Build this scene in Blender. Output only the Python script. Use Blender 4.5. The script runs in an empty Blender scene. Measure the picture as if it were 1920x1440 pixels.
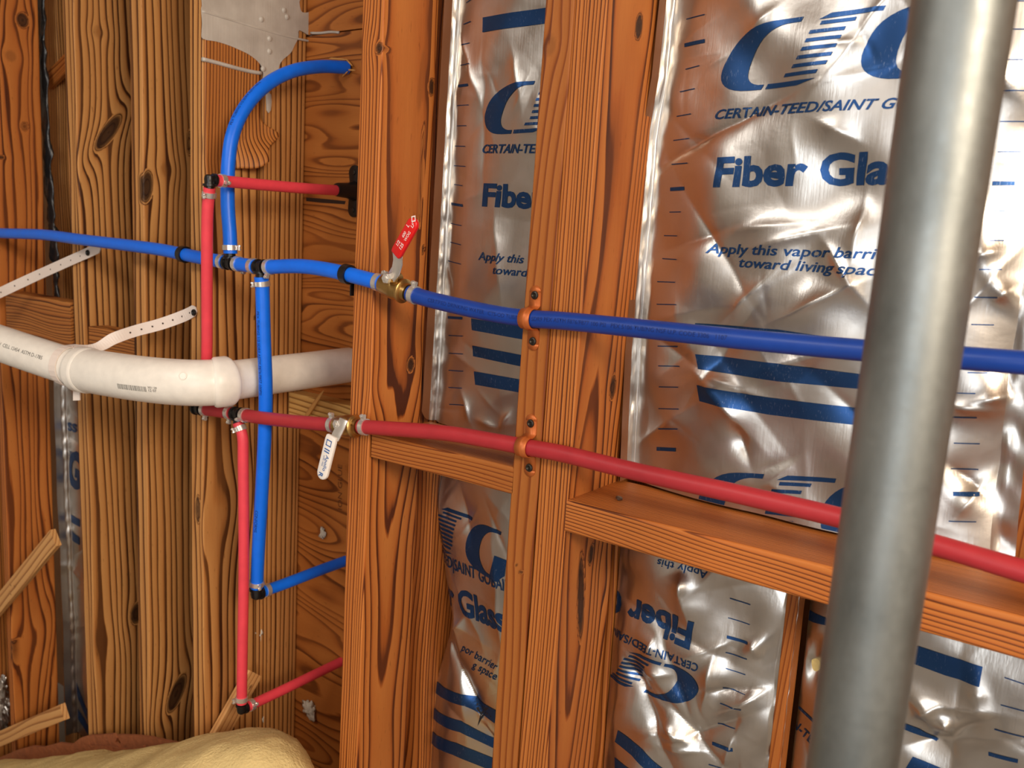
import bpy, bmesh, math, random
import numpy as np
from mathutils import Vector, Matrix

SC = bpy.context.scene
COL = SC.collection
# ------------------------------------------------------------------ camera
# world: X runs along the stud wall, Y goes into the wall (front of the studs at Y=0), Z is up
FPX = 1677.0
YAW, PITCH, ROLL = [math.radians(a) for a in (35.72, 9.39, 3.22)]
CAM = np.array([0.0, -0.855, 1.45])
_cy, _sy, _cp, _sp, _cr, _sr = math.cos(YAW), math.sin(YAW), math.cos(PITCH), math.sin(PITCH), math.cos(ROLL), math.sin(ROLL)
FW = np.array([-_sy*_cp, _cy*_cp, -_sp])
_r = np.array([_cy, _sy, 0.0]); _u = np.cross(_r, FW)
RT = _cr*_r + _sr*_u; UP = -_sr*_r + _cr*_u
cam_d = bpy.data.cameras.new('camera'); cam = bpy.data.objects.new('camera', cam_d); COL.objects.link(cam)
cam.matrix_world = Matrix(((RT[0], UP[0], -FW[0], CAM[0]), (RT[1], UP[1], -FW[1], CAM[1]), (RT[2], UP[2], -FW[2], CAM[2]), (0, 0, 0, 1)))
cam_d.sensor_width = 36.0; cam_d.lens = FPX/1920*36.0; cam_d.clip_start = 0.02
cam_d.dof.use_dof = True; cam_d.dof.focus_distance = 1.15; cam_d.dof.aperture_fstop = 7.0
SC.camera = cam
# ------------------------------------------------------------------ world, lights, exposure
W = bpy.data.worlds.new('world'); SC.world = W; W.use_nodes = True
_bg = W.node_tree.nodes['Background']; _bg.inputs[0].default_value = (0.80, 0.90, 1.0, 1); _bg.inputs[1].default_value = 1.0
def area(name, loc, target, sx, sy, power, col):
    d = bpy.data.lights.new(name, 'AREA'); d.shape = 'RECTANGLE'; d.size = sx; d.size_y = sy; d.energy = power; d.color = col
    o = bpy.data.objects.new(name, d); COL.objects.link(o); o.location = loc
    o.rotation_euler = (Vector(target)-Vector(loc)).to_track_quat('-Z', 'Y').to_euler(); return o
area('work_lamp_light', (1.45, -1.30, 2.1), (-0.75, 0.1, 1.2), 0.7, 0.6, 46, (1.0, 0.84, 0.66))
area('added_window_fill', (0.55, -2.93, 1.45), (-0.4, 0, 1.3), 1.5, 1.2, 22, (0.95, 0.98, 1.0))  # added cool fill, set in the unseen window opening
area('added_front_fill', (-0.9, -1.7, 2.44), (-0.9, -1.5, 0), 1.3, 0.5, 19, (1.0, 0.97, 0.92))  # unseen soft fill added from the camera side to brighten the fronts
SC.view_settings.view_transform = 'Standard'; SC.view_settings.look = 'None'
SC.view_settings.exposure = 0.0; SC.view_settings.gamma = 1.0; SC.view_settings.use_curve_mapping = False

# ------------------------------------------------------------------ helpers
def ray(px, py): return FPX*FW + (px-960)*RT - (py-720)*UP
def P(px, py, Y=0.0):
    v = ray(px, py); return CAM + v*((Y-CAM[1])/v[1])
def PX(px, py, X):
    v = ray(px, py); return CAM + v*((X-CAM[0])/v[0])
def lerp(a, b, t): return a+(b-a)*t
def sstep(a, b, x):
    t = np.clip((x-a)/(b-a), 0, 1); return t*t*(3-2*t)
class Noise:
    "smooth pseudo-noise: a sum of random cosines"
    def __init__(s, seed, n=10, dim=3):
        g = np.random.default_rng(seed); s.k = g.normal(size=(n, dim)); s.p = g.uniform(0, 6.283, n); s.n = n
    def __call__(s, *c):
        c = np.stack([np.asarray(x, float) for x in c], -1)
        return np.cos(c@s.k.T*2.2+s.p).sum(-1)/math.sqrt(s.n)

def setp(o, label=None, cat=None, group=None, kind=None):
    if label: o['label'] = label
    if cat: o['category'] = cat
    if group: o['group'] = group
    if kind: o['kind'] = kind
    return o
def empty(name, loc, label, cat, group=None):
    o = bpy.data.objects.new(name, None); COL.objects.link(o); o.location = loc; o.empty_display_size = 0.02
    return setp(o, label, cat, group)
def worldloc(o):
    v = np.zeros(3)
    while o is not None: v += np.array(o.location); o = o.parent
    return v
def mk(name, verts, faces, mat, parent=None, origin=None, smooth=True, attrs=None, label=None, auto=None):
    "one mesh object from WORLD coordinates"
    verts = np.asarray(verts, float)
    if origin is None: origin = np.array([verts[:, 0].mean(), verts[:, 1].mean(), verts[:, 2].min()])
    me = bpy.data.meshes.new(name)
    me.from_pydata((verts-np.asarray(origin)).tolist(), [], [tuple(map(int, f)) for f in faces]); me.update()
    if smooth: me.polygons.foreach_set('use_smooth', [True]*len(me.polygons))
    if attrs:
        for k, a in attrs.items():
            a = np.asarray(a, float)
            if a.ndim == 2:
                at = me.attributes.new(k, 'FLOAT_VECTOR', 'POINT'); at.data.foreach_set('vector', a.ravel())
            else:
                at = me.attributes.new(k, 'FLOAT', 'POINT'); at.data.foreach_set('value', a)
    if mat: me.materials.append(mat)
    if auto is not None: me.set_sharp_from_angle(angle=math.radians(auto))
    o = bpy.data.objects.new(name, me); COL.objects.link(o)
    if parent is not None:
        o.parent = parent; o.location = np.asarray(origin)-worldloc(parent)
    else: o.location = origin
    if label: o['label'] = label
    return o
class MB:
    "collects shapes for ONE mesh"
    def __init__(s): s.v = []; s.f = []
    def add(s, v, f):
        n = len(s.v); s.v += [tuple(map(float, p)) for p in v]; s.f += [tuple(i+n for i in q) for q in f]; return s
    def box(s, c, ex, ey, ez):
        "box centred at c with half-extent vectors"
        c, ex, ey, ez = map(np.asarray, (c, ex, ey, ez)); v = [c+a*ex+b*ey+d*ez for d in (-1, 1) for b in (-1, 1) for a in (-1, 1)]
        return s.add(v, [(0, 2, 3, 1), (4, 5, 7, 6), (0, 1, 5, 4), (2, 6, 7, 3), (0, 4, 6, 2), (1, 3, 7, 5)])
    def lathe(s, c, ax, prof, n=24, hexa=False):
        "prof: list of (t, r) along axis ax from c"
        ax = np.asarray(ax, float); ax = ax/np.linalg.norm(ax); a = np.cross(ax, [0, 0, 1.0] if abs(ax[2]) < .9 else [1.0, 0, 0]); a /= np.linalg.norm(a); b = np.cross(ax, a)
        v = []; f = []
        for (t, r) in prof:
            for i in range(n):
                an = 2*math.pi*i/n; v.append(np.asarray(c)+ax*t+(a*math.cos(an)+b*math.sin(an))*r)
        for k in range(len(prof)-1):
            for i in range(n):
                j = (i+1) % n; f.append((k*n+i, k*n+j, (k+1)*n+j, (k+1)*n+i))
        f.append(tuple(range(n-1, -1, -1))); f.append(tuple((len(prof)-1)*n+i for i in range(n)))
        return s.add(v, f)
    def prism(s, pts, d):
        "closed polygon pts (3D, planar) extruded by vector d"
        n = len(pts); v = [np.asarray(p) for p in pts]+[np.asarray(p)+np.asarray(d) for p in pts]
        return s.add(v, [tuple(range(n)), tuple(range(2*n-1, n-1, -1))]+[(i, n+i, n+(i+1) % n, (i+1) % n) for i in range(n)])
    def build(s, name, mat, parent=None, smooth=True, origin=None, label=None, auto=35, bevel=0):
        o = mk(name, s.v, s.f, mat, parent, origin, smooth, label=label)
        bm = bmesh.new(); bm.from_mesh(o.data); bmesh.ops.recalc_face_normals(bm, faces=bm.faces[:])
        if bevel: bmesh.ops.bevel(bm, geom=[e for e in bm.edges if len(e.link_faces) == 2 and e.calc_face_angle(0) > .6], offset=bevel, segments=2, affect='EDGES', profile=.5)
        if smooth:
            for q in bm.faces: q.smooth = True
        bm.to_mesh(o.data); bm.free()
        if smooth and auto: o.data.set_sharp_from_angle(angle=math.radians(auto))
        return o
def catmull(pts, n=12):
    p = [np.asarray(q, float) for q in pts]; p = [2*p[0]-p[1]]+p+[2*p[-1]-p[-2]]; out = []
    for i in range(1, len(p)-2):
        for k in range(n):
            t = k/n; a, b, c, d = p[i-1], p[i], p[i+1], p[i+2]
            out.append(.5*((2*b)+(-a+c)*t+(2*a-5*b+4*c-d)*t*t+(-a+3*b-3*c+d)*t**3))
    out.append(p[-2]); return np.array(out)
class Path:
    "a smooth centre line with rotation-minimising frames"
    def __init__(s, pts, n=12, raw=False):
        s.p = np.asarray(pts, float) if raw else catmull(pts, n)
        d = np.diff(s.p, axis=0); L = np.linalg.norm(d, axis=1); s.s = np.concatenate([[0], np.cumsum(L)]); s.L = s.s[-1]
        t = np.gradient(s.p, axis=0); s.t = t/np.linalg.norm(t, axis=1)[:, None]
        a = np.array([0, -1.0, 0]); a = a-s.t[0]*(a@s.t[0])
        if np.linalg.norm(a) < .2: a = np.array([1.0, 0, 0]); a = a-s.t[0]*(a@s.t[0])
        s.a = []
        for t_ in s.t:
            a = a-t_*(a@t_); a = a/np.linalg.norm(a); s.a.append(a)
        s.a = np.array(s.a); s.b = np.cross(s.t, s.a)
    def at(s, q):
        f = lambda m: np.array([np.interp(q, s.s, m[:, i]) for i in range(3)])
        t, a = f(s.t), f(s.a); t = t/np.linalg.norm(t); a = a-t*(a@t); a = a/np.linalg.norm(a)
        return f(s.p), t, a, np.cross(t, a)
    def near(s, q):
        "arc length of the path point whose picture-independent distance to q is least"
        return s.s[np.argmin(np.linalg.norm(s.p-np.asarray(q), axis=1))]
    def tube(s, r, s0=0, s1=None, n=24, inner=None, bulge=None, step=.006):
        s1 = s.L if s1 is None else s1; m = max(2, int((s1-s0)/step)+1); v = []; f = []
        qs = np.linspace(s0, s1, m)
        for k, q in enumerate(qs):
            p, t, a, b = s.at(q); rr = r if bulge is None else bulge(k/(m-1))*r
            for i in range(n):
                an = 2*math.pi*i/n; v.append(p+(a*math.cos(an)+b*math.sin(an))*rr)
        for k in range(m-1):
            for i in range(n):
                j = (i+1) % n; f.append((k*n+i, (k+1)*n+i, (k+1)*n+j, k*n+j))
        if inner is None:
            f.append(tuple(range(n))); f.append(tuple((m-1)*n+i for i in range(n-1, -1, -1)))
        else:
            N = len(v)
            for q in qs:
                p, t, a, b = s.at(q)
                for i in range(n):
                    an = 2*math.pi*i/n; v.append(p+(a*math.cos(an)+b*math.sin(an))*inner)
            for k in range(m-1):
                for i in range(n):
                    j = (i+1) % n; f.append((N+k*n+i, N+k*n+j, N+(k+1)*n+j, N+(k+1)*n+i))
            for i in range(n):
                j = (i+1) % n; f.append((i, j, N+j, N+i)); e = (m-1)*n; f.append((e+i, N+e+i, N+e+j, e+j))
        return v, f

# ------------------------------------------------------------------ materials
def newmat(name):
    m = bpy.data.materials.new(name); m.use_nodes = True; nt = m.node_tree
    return m, nt, nt.nodes['Principled BSDF']
def nd(nt, typ, **kw):
    n = nt.nodes.new(typ)
    for k, v in kw.items(): setattr(n, k, v)
    return n
def mth(nt, op, a, b=None, c=None):
    n = nt.nodes.new('ShaderNodeMath'); n.operation = op
    for i, x in enumerate((a, b, c)):
        if x is None: continue
        if isinstance(x, (int, float)): n.inputs[i].default_value = x
        else: nt.links.new(x, n.inputs[i])
    return n.outputs[0]
def mixc(nt, fac, a, b, blend='MIX'):
    n = nt.nodes.new('ShaderNodeMix'); n.data_type = 'RGBA'; n.blend_type = blend
    for s, x in ((n.inputs[0], fac), (n.inputs[6], a), (n.inputs[7], b)):
        if isinstance(x, (int, float)): s.default_value = x
        elif isinstance(x, tuple): s.default_value = x if len(x) == 4 else (*x, 1)
        else: nt.links.new(x, s)
    return n.outputs[2]
def srgb(r, g, b):
    f = lambda c: (c/255/12.92 if c/255 <= .04045 else ((c/255+.055)/1.055)**2.4); return (f(r), f(g), f(b), 1)
def ramp(nt, fac, stops, interp='LINEAR'):
    n = nt.nodes.new('ShaderNodeValToRGB'); n.color_ramp.interpolation = interp; e = n.color_ramp.elements
    while len(e) < len(stops): e.new(.5)
    for el, (p, c) in zip(e, stops): el.position = p; el.color = c if len(c) == 4 else (*c, 1)
    nt.links.new(fac, n.inputs[0]); return n.outputs[0]
def noise(nt, vec, scale, detail=3, rough=.5, dim='3D'):
    n = nt.nodes.new('ShaderNodeTexNoise'); n.inputs['Scale'].default_value = scale; n.inputs['Detail'].default_value = detail; n.inputs['Roughness'].default_value = rough
    if vec is not None: nt.links.new(vec, n.inputs['Vector'])
    return n.outputs[0]
def vscale(nt, vec, s):
    n = nt.nodes.new('ShaderNodeVectorMath'); n.operation = 'MULTIPLY'; nt.links.new(vec, n.inputs[0]); n.inputs[1].default_value = s; return n.outputs[0]
def sat(nt, x, g):
    n = nt.nodes.new('ShaderNodeMath'); n.operation = 'MULTIPLY'; n.use_clamp = True; nt.links.new(x, n.inputs[0]); n.inputs[1].default_value = g; return n.outputs[0]
def wood_mat(name, light, mid, dark, knotc, contrast=1.0, rough=.55):
    "sawn softwood: attribute 'ring' is the growth-ring phase, 'knot' the knot mask, 'wc' board coordinates"
    m, nt, bs = newmat(name); A = lambda n: nd(nt, 'ShaderNodeAttribute', attribute_name=n)
    ring, knot, wc = A('ring').outputs['Fac'], A('knot').outputs['Fac'], A('wc').outputs['Vector']
    wob = noise(nt, vscale(nt, wc, (70, 70, 5)), 1, 3)
    ph = mth(nt, 'ADD', ring, mth(nt, 'MULTIPLY', mth(nt, 'SUBTRACT', wob, .5), .34))
    fr = mth(nt, 'FRACT', ph)
    cell = nd(nt, 'ShaderNodeTexWhiteNoise', noise_dimensions='1D'); nt.links.new(mth(nt, 'FLOOR', ph), cell.inputs['W'])
    k = ramp(nt, fr, [(0, (0, 0, 0)), (.08, (.02, .02, .02)), (.55, (.16, .16, .16)), (.70, (.42, .42, .42)), (.82, (1, 1, 1)), (.92, (1, 1, 1)), (1, (0, 0, 0))])
    amt = mth(nt, 'ADD', .55, mth(nt, 'MULTIPLY', cell.outputs[0], .55))
    kd = sat(nt, mth(nt, 'MULTIPLY', k, amt), 1.4*contrast)
    col = ramp(nt, kd, [(0, light), (.30, mid), (.85, dark), (1, tuple(c*.8 for c in dark[:3]))])
    big = noise(nt, vscale(nt, wc, (16, 16, 2.2)), 1, 3)
    col = mixc(nt, mth(nt, 'MULTIPLY', sat(nt, mth(nt, 'SUBTRACT', big, .42), 3.0), .42), col, mid)
    fib = noise(nt, vscale(nt, wc, (1500, 1500, 26)), 1, 3, .6)
    col = mixc(nt, mth(nt, 'MULTIPLY', mth(nt, 'SUBTRACT', 1, fib), .42), col, (.45, .33, .22, 1), 'MULTIPLY')
    spk = noise(nt, vscale(nt, wc, (300, 300, 60)), 1, 1); spk = sat(nt, mth(nt, 'SUBTRACT', spk, .70), 14)
    col = mixc(nt, mth(nt, 'MULTIPLY', spk, .35), col, dark)
    col = mixc(nt, knot, col, knotc)
    nt.links.new(col, bs.inputs['Base Color']); bs.inputs['Roughness'].default_value = rough; bs.inputs['Specular IOR Level'].default_value = .35
    bp = nd(nt, 'ShaderNodeBump'); bp.inputs['Strength'].default_value = .35; bp.inputs['Distance'].default_value = .0012
    nt.links.new(mth(nt, 'ADD', mth(nt, 'MULTIPLY', kd, .8), mth(nt, 'MULTIPLY', fib, .5)), bp.inputs['Height']); nt.links.new(bp.outputs[0], bs.inputs['Normal'])
    return m
def plain(name, col, rough=.5, metal=0, spec=.5, bump=None, coat=0, var=0):
    m, nt, bs = newmat(name); bs.inputs['Base Color'].default_value = col; bs.inputs['Roughness'].default_value = rough; bs.inputs['Metallic'].default_value = metal
    bs.inputs['Specular IOR Level'].default_value = spec; bs.inputs['Coat Weight'].default_value = coat
    tc = nd(nt, 'ShaderNodeTexCoord').outputs['Object']
    if bump:
        sc, st, dist = bump; bp = nd(nt, 'ShaderNodeBump'); bp.inputs['Strength'].default_value = st; bp.inputs['Distance'].default_value = dist
        nt.links.new(noise(nt, tc, sc, 4), bp.inputs['Height']); nt.links.new(bp.outputs[0], bs.inputs['Normal'])
    if var:
        nv = noise(nt, tc, var, 4); nt.links.new(mixc(nt, nv, tuple(c*.72 for c in col[:3])+(1,), tuple(min(1, c*1.25) for c in col[:3])+(1,)), bs.inputs['Base Color'])
        nt.links.new(mth(nt, 'ADD', rough-.08, mth(nt, 'MULTIPLY', nv, .16)), bs.inputs['Roughness'])
    return m
KN = srgb(50, 27, 12)
M = {}
M['pine'] = wood_mat('pine_orange', srgb(214, 134, 64), srgb(188, 104, 42), srgb(96, 44, 14), KN)
M['pine_b'] = wood_mat('pine_golden', srgb(206, 138, 70), srgb(176, 104, 46), srgb(88, 44, 16), KN)
M['pine_c'] = wood_mat('pine_tan', srgb(222, 164, 98), srgb(188, 124, 64), srgb(82, 42, 15), KN)
M['pine_smooth'] = wood_mat('pine_planed', srgb(186, 114, 52), srgb(168, 94, 36), srgb(128, 62, 20), KN, .75)
M['lath'] = wood_mat('lath_wood', srgb(234, 182, 118), srgb(218, 158, 96), srgb(160, 104, 58), srgb(90, 52, 26), .7)
M['fresh'] = wood_mat('fresh_pine', srgb(236, 192, 118), srgb(216, 164, 90), srgb(146, 94, 44), KN, .9)
M['ply'] = wood_mat('plywood_veneer', srgb(194, 120, 54), srgb(168, 96, 38), srgb(112, 58, 20), KN, .7)

# ------------------------------------------------------------------ boards
def knotfield(kn, s, z, S, ring, mask, tone_w):
    "bend the ring field S around a knot and darken its heart"
    s0, z0, hw, hh, tilt, push, dark = kn
    ct, st = math.cos(tilt), math.sin(tilt); ds, dz = s-s0, z-z0
    u = (ds*ct-dz*st)/hw; v = (ds*st+dz*ct)/hh; q2 = u*u+v*v
    S = S+tone_w*((s0-s)*(push/(q2+push))*np.exp(-q2/60))
    core = 1-sstep(.72, 1.12, np.sqrt(q2)); mask = np.maximum(mask, core*dark*tone_w)
    return S, mask, np.sqrt(q2), core*tone_w
def board(name, mat, org, ez, ex, ey, w, d, L, label, cat='stud', group=None, ctr=(-.16, -.2), pitch=.0046, knots=(), seed=1, wob=.010, dense=None, rz=.0034, parent=None, tiltc=(0, 0), edge=.0018, rs=.003, tag=True, twist=0):
    """sawn board. org = front-left-bottom corner, ez length axis, ex width (to the right), ey depth (into the wall).
    knots: (face 'f' or 's', s0, z0, half-width, half-height, tilt, push, dark) in board coordinates."""
    org, ez, ex, ey = [np.asarray(a, float) for a in (org, ez, ex, ey)]
    e = edge; pr = []
    def side(a, b, m):
        for i in range(m): pr.append(lerp(np.array(a), np.array(b), i/m))
    def arc(cx, cy, a0):
        for i in range(3): an = a0+(i/3)*math.pi/2; pr.append(np.array([cx+e*math.cos(an), cy+e*math.sin(an)]))
    nw, ndp = max(2, int(w/rs)), max(2, int(d/rs))
    side((e, 0), (w-e, 0), nw); arc(w-e, e, -math.pi/2); side((w, e), (w, d-e), ndp); arc(w-e, d-e, 0)
    side((w-e, d), (e, d), 3); arc(e, d-e, math.pi/2); side((0, d-e), (0, e), ndp); arc(e, e, math.pi)
    pr = np.array(pr); n = len(pr)
    if dense is None: dense = (0, L)
    zs = np.unique(np.concatenate([np.arange(0, max(dense[0], 1e-6), .05), np.arange(dense[0], dense[1], rz), np.arange(dense[1], L, .05), [L]]))
    if zs[-1]-zs[-2] < .001: zs = np.delete(zs, -2)
    # end caps as inset grid rows: shrink the profile toward its centre
    rows = [(z, 1.0) for z in zs]; rows = [(zs[0], .0), (zs[0], .35), (zs[0], .7)]+rows+[(zs[-1], .7), (zs[-1], .35), (zs[-1], .0)]
    c = np.array([w/2, d/2]); V = np.zeros((len(rows), n, 3))
    for i, (z, k) in enumerate(rows):
        V[i, :, :2] = c+(pr-c)*k if k < 1 else pr; V[i, :, 2] = z
        if k < .01: V[i, :, :2] = c+(pr-c)*.02
    x, y, z = V[..., 0], V[..., 1], V[..., 2]
    nz1, nz2 = Noise(seed), Noise(seed+50)
    xx = x+wob*nz1(x*9, y*9, z*1.7)+wob*.35*nz2(x*25, y*25, z*6); yy = y+wob*nz2(x*9, y*9, z*1.5+3)
    mask = np.zeros_like(x); extra = np.zeros_like(x)
    for kn in knots:
        face, kp = kn[0], kn[1:]
        wgt = sstep(w-.02, w-.004, x) if face == 's' else 1-sstep(.004, .02, y)
        if face == 's': yy, mask, q, core = knotfield(kp, y, z, yy, None, mask, wgt)
        else: xx, mask, q, core = knotfield(kp, x, z, xx, None, mask, wgt)
        extra = np.where((core > .02) & (kp[6] > .3), core*q*2.2, extra)
    r = np.hypot(xx-ctr[0]-tiltc[0]*z, yy-ctr[1]-tiltc[1]*z)/pitch+seed*.37
    r = r+.25*nz1(r*.6, z*0, z*0)
    r = r*(1-np.clip(extra > 0, 0, 1)*0)+extra
    wc = np.stack([x+seed*1.3, y+seed*.7, z+seed*2.1], -1)
    wv = org+x[..., None]*ex+y[..., None]*ey+z[..., None]*ez
    m = len(rows); f = []
    for i in range(m-1):
        a, b = i*n, (i+1)*n
        f += [(a+j, a+(j+1) % n, b+(j+1) % n, b+j) for j in range(n)]
    f.append(tuple(range(n-1, -1, -1))); f.append(tuple((m-1)*n+j for j in range(n)))
    o = mk(name, wv.reshape(-1, 3), f, mat, parent, org, True, {'ring': r.ravel(), 'knot': mask.ravel(), 'wc': wc.reshape(-1, 3)}, auto=60)
    if tag and parent is None: setp(o, label, cat, group)
    return o
ZT = 2.46
def vstud(name, mat, pa, pb, Y, w, d, label, knots=(), **kw):
    "upright stud whose front-left edge passes through two picture points on the plane Y"
    A, B = P(*pa, Y), P(*pb, Y); ez = (A-B)/np.linalg.norm(A-B)
    if ez[2] < 0: ez = -ez
    org = A+ez*((0.0-A[2])/ez[2]); L = ZT/ez[2]
    ex = np.array([1.0, 0, 0]); ex = ex-ez*(ex@ez); ex /= np.linalg.norm(ex); ey = np.cross(ez, ex)
    kk = []
    for k in knots:  # ('s' or 'f', px, py, half-width m, half-height m, tilt deg, push, dark)
        face, px, py = k[:3]
        q = P(px, py, Y) if face == 'f' else PX(px, py, (A+ex*w)[0])
        for _ in range(3):
            if face == 's':
                zz = (q-org)@ez; q = PX(px, py, (org+ez*zz+ex*w)[0])
        kk.append((face, (q-org)@(ex if face == 'f' else ey), (q-org)@ez, k[3], k[4], math.radians(k[5]), k[6], k[7]))
    return board(name, mat, org, ez, ex, ey, w, d, L, label, knots=kk, dense=kw.pop('dense', (.45, 2.1)), **kw)
def vert(px, py, Y=0.0):
    "second picture point of a truly vertical edge through (px,py)"
    q = P(px, py, Y)+np.array([0, 0, .3]); v = q-CAM; z = v@FW
    return (960+FPX*(v@RT)/z, 720-FPX*(v@UP)/z)
def hboard(name, mat, org, ex_len, wz, dy, L, label, cat='blocking', **kw):
    "level board: length along ex_len, height wz, depth dy; org = front, bottom, left corner"
    ez = np.asarray(ex_len, float); ez /= np.linalg.norm(ez)
    ey = np.array([0, 1.0, 0]); ex = np.cross(ey, ez); org = np.asarray(org, float)-ex*wz
    return board(name, mat, org, ez, ex, ey, wz, dy, L, label, cat, **kw)
# ------------------------------------------------------------------ the room
def slab(name, lo, hi, mat, kind='structure'):
    lo, hi = np.array(lo, float), np.array(hi, float); c = (lo+hi)/2; h = (hi-lo)/2
    o = MB().box(c, (h[0], 0, 0), (0, h[1], 0), (0, 0, h[2])).build(name, mat, smooth=False, auto=None); o['kind'] = kind; return o
M['concrete'] = plain('concrete', srgb(150, 145, 138), .8, bump=(30, .3, .004), var=6)
M['drywall'] = plain('drywall', srgb(205, 198, 188), .85, bump=(60, .1, .002), var=2)
M['osb'] = plain('ceiling_boards', srgb(196, 170, 140), .7, bump=(40, .3, .003), var=9)
M['frame'] = plain('window_frame_paint', srgb(230, 228, 222), .4)
slab('floor', (-3.3, -3.1, -.06), (1.9, .62, 0), M['concrete'])
slab('ceiling', (-3.3, -3.1, 2.47), (1.9, .62, 2.53), M['osb'])
slab('wall_left', (-3.3, -3.1, 0), (-3.24, .62, 2.47), M['drywall'])
slab('wall_right', (1.84, -3.1, 0), (1.9, .62, 2.47), M['drywall'])
M['sheath'] = plain('dark_sheathing', srgb(120, 78, 40), .8, bump=(50, .3, .002), var=12)
slab('wall_rear', (-3.24, .45, 0), (1.84, .5, 2.47), M['sheath'])
# wall behind the camera; its unseen window opening is added for fill and reflections
WB = MB(); X0, X1, Z0, Z1 = -.25, 1.35, .8, 2.1
for lo, hi in (((-3.24, 0), (X0, 2.47)), ((X1, 0), (1.84, 2.47)), ((X0, 0), (X1, Z0)), ((X0, Z1), (X1, 2.47))):
    c = np.array([(lo[0]+hi[0])/2, -3.07, (lo[1]+hi[1])/2]); WB.box(c, ((hi[0]-lo[0])/2, 0, 0), (0, .03, 0), (0, 0, (hi[1]-lo[1])/2))
o = WB.build('wall_back', M['drywall'], smooth=False, auto=None); o['kind'] = 'structure'
WF = MB()
for c, hx, hz in (((X0+.02, -3.04, (Z0+Z1)/2), .02, (Z1-Z0)/2), ((X1-.02, -3.04, (Z0+Z1)/2), .02, (Z1-Z0)/2), (((X0+X1)/2, -3.04, Z0+.02), (X1-X0)/2, .02), (((X0+X1)/2, -3.04, Z1-.02), (X1-X0)/2, .02), (((X0+X1)/2, -3.04, (Z0+Z1)/2), .015, (Z1-Z0)/2)):
    WF.box(c, (hx, 0, 0), (0, .03, 0), (0, 0, hz))
o = WF.build('added_window_1', M['frame'], smooth=False, auto=None); o['kind'] = 'structure'  # frame of the added, unseen window

# ------------------------------------------------------------------ studs
YL, YC = .05, .02           # front planes of the studs at the left
WC, WL = .033, .036
XFS = P(2, 915, YL)[0]+.024
stF = vstud('wall_stud', M['pine'], (2, 915), vert(2, 915, YL), YL, .024, PX(98, 915, XFS)[1]-YL, 'leftmost upright stud, cut by the left edge of the photo, dark knot near its top',
    [('s', 42, 38, .013, .016, 0, 2, .9), ('s', 20, 105, .012, .012, 0, 2, .3), ('s', 46, 237, .008, .010, 0, 1, .45), ('s', 2, 295, .006, .004, 0, 1, .9), ('f', 22, 1215, .007, .022, 0, 1.5, .6), ('s', 45, 1205, .03, .05, 20, 3, 0)], seed=3, wob=.005, pitch=.009, ctr=(-.22, -.1))
stH = vstud('wall_stud', M['pine_b'], (-64, 915), vert(-64, 915, YL), YL, .036, .14, 'dark sliver of an upright stud behind the laths at the lower left edge', seed=7, wob=.005, pitch=.008)
stE = vstud('wall_stud', M['pine_c'], (117, 0), (166, 1382), YL, WL, .14, 'upright stud with a big tilted oval dark knot near its top',
    [('s', 203, 248, .013, .046, 36, 2.6, .95), ('f', 124, 308, .007, .026, 0, 2, .8), ('s', 256, 1150, .014, .024, 8, 2.5, .95), ('s', 185, 60, .012, .012, 0, 1, .18), ('s', 190, 1200, .02, .05, 0, 1.5, 0)], seed=11, wob=.004, pitch=.0108, ctr=(-.12, -.16))
stD = vstud('wall_stud', M['pine_c'], (242, 0), (262, 1352), YL, WL, .14, 'upright stud with a dark knot at elbow height and a big oval knot low',
    [('s', 275, 350, .012, .030, 8, 2.6, .95), ('s', 331, 1300, .016, .040, 26, 2.4, .95), ('s', 312, 318, .012, .014, 0, 2, .15), ('s', 355, 268, .006, .022, 0, 1, .6)], seed=17, wob=.0045, pitch=.0112, ctr=(-.13, -.17))
stC = vstud('wall_stud', M['pine_c'], (355, 0), (361, 1382), YC, WC, .104, 'front upright stud behind the upper red pipe elbow, knot in its narrow edge low down',
    [('f', 371, 955, .007, .026, 0, 1.5, .75), ('s', 478, 595, .003, .0035, 0, 1, .95), ('s', 400, 975, .03, .05, 25, 2, 0), ('s', 378, 270, .012, .016, 0, 2, .1)], seed=23, wob=.003, pitch=.0100, ctr=(-.2, -.12))
XCS = P(382, 720, YC)[0]
stCr = board('wall_stud', M['pine_c'], (XCS-.0385, .135, 0), (0, 0, 1), (1, 0, 0), (0, 1, 0), .038, .089, ZT, 'rear upright stud touching the plywood, behind the long blue riser pipe', knots=[('s', .03, 1.18, .003, .008, 0, 1, .9)], seed=29, wob=.002, pitch=.0068, ctr=(-.25, -.2), dense=(.45, 2.1))
stA = vstud('wall_stud', M['pine'], (680, 0), (635, 1440), 0, .0382, .104, 'upright stud in front of which the red-handled valve stands',
    [('f', 711, 90, .006, .008, 0, 3, .95), ('f', 724, 97, .003, .004, 0, 2, .8), ('s', 809, 163, .006, .012, 0, 2.5, .95), ('s', 790, 150, .006, .045, 4, 1.2, .25), ('s', 770, 684, .007, .011, 0, 4, .95), ('s', 793, 468, .003, .006, 0, 1, .9), ('s', 735, 728, .014, .014, 0, 2, 0), ('s', 790, 330, .004, .07, 0, .6, .35)], seed=31, wob=.004, pitch=.0040, ctr=(-.085, .058), tiltc=(.014, -.004))
XAS = P(703, 600, 0)[0]
stAr = board('wall_stud', M['pine'], (XAS-.0385, .1345, 0), (0, 0, 1), (1, 0, 0), (0, 1, 0), .038, .089, ZT, 'rear upright stud between the plywood and the narrow foil batt', seed=37, dense=(.45, 2.1))
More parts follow.
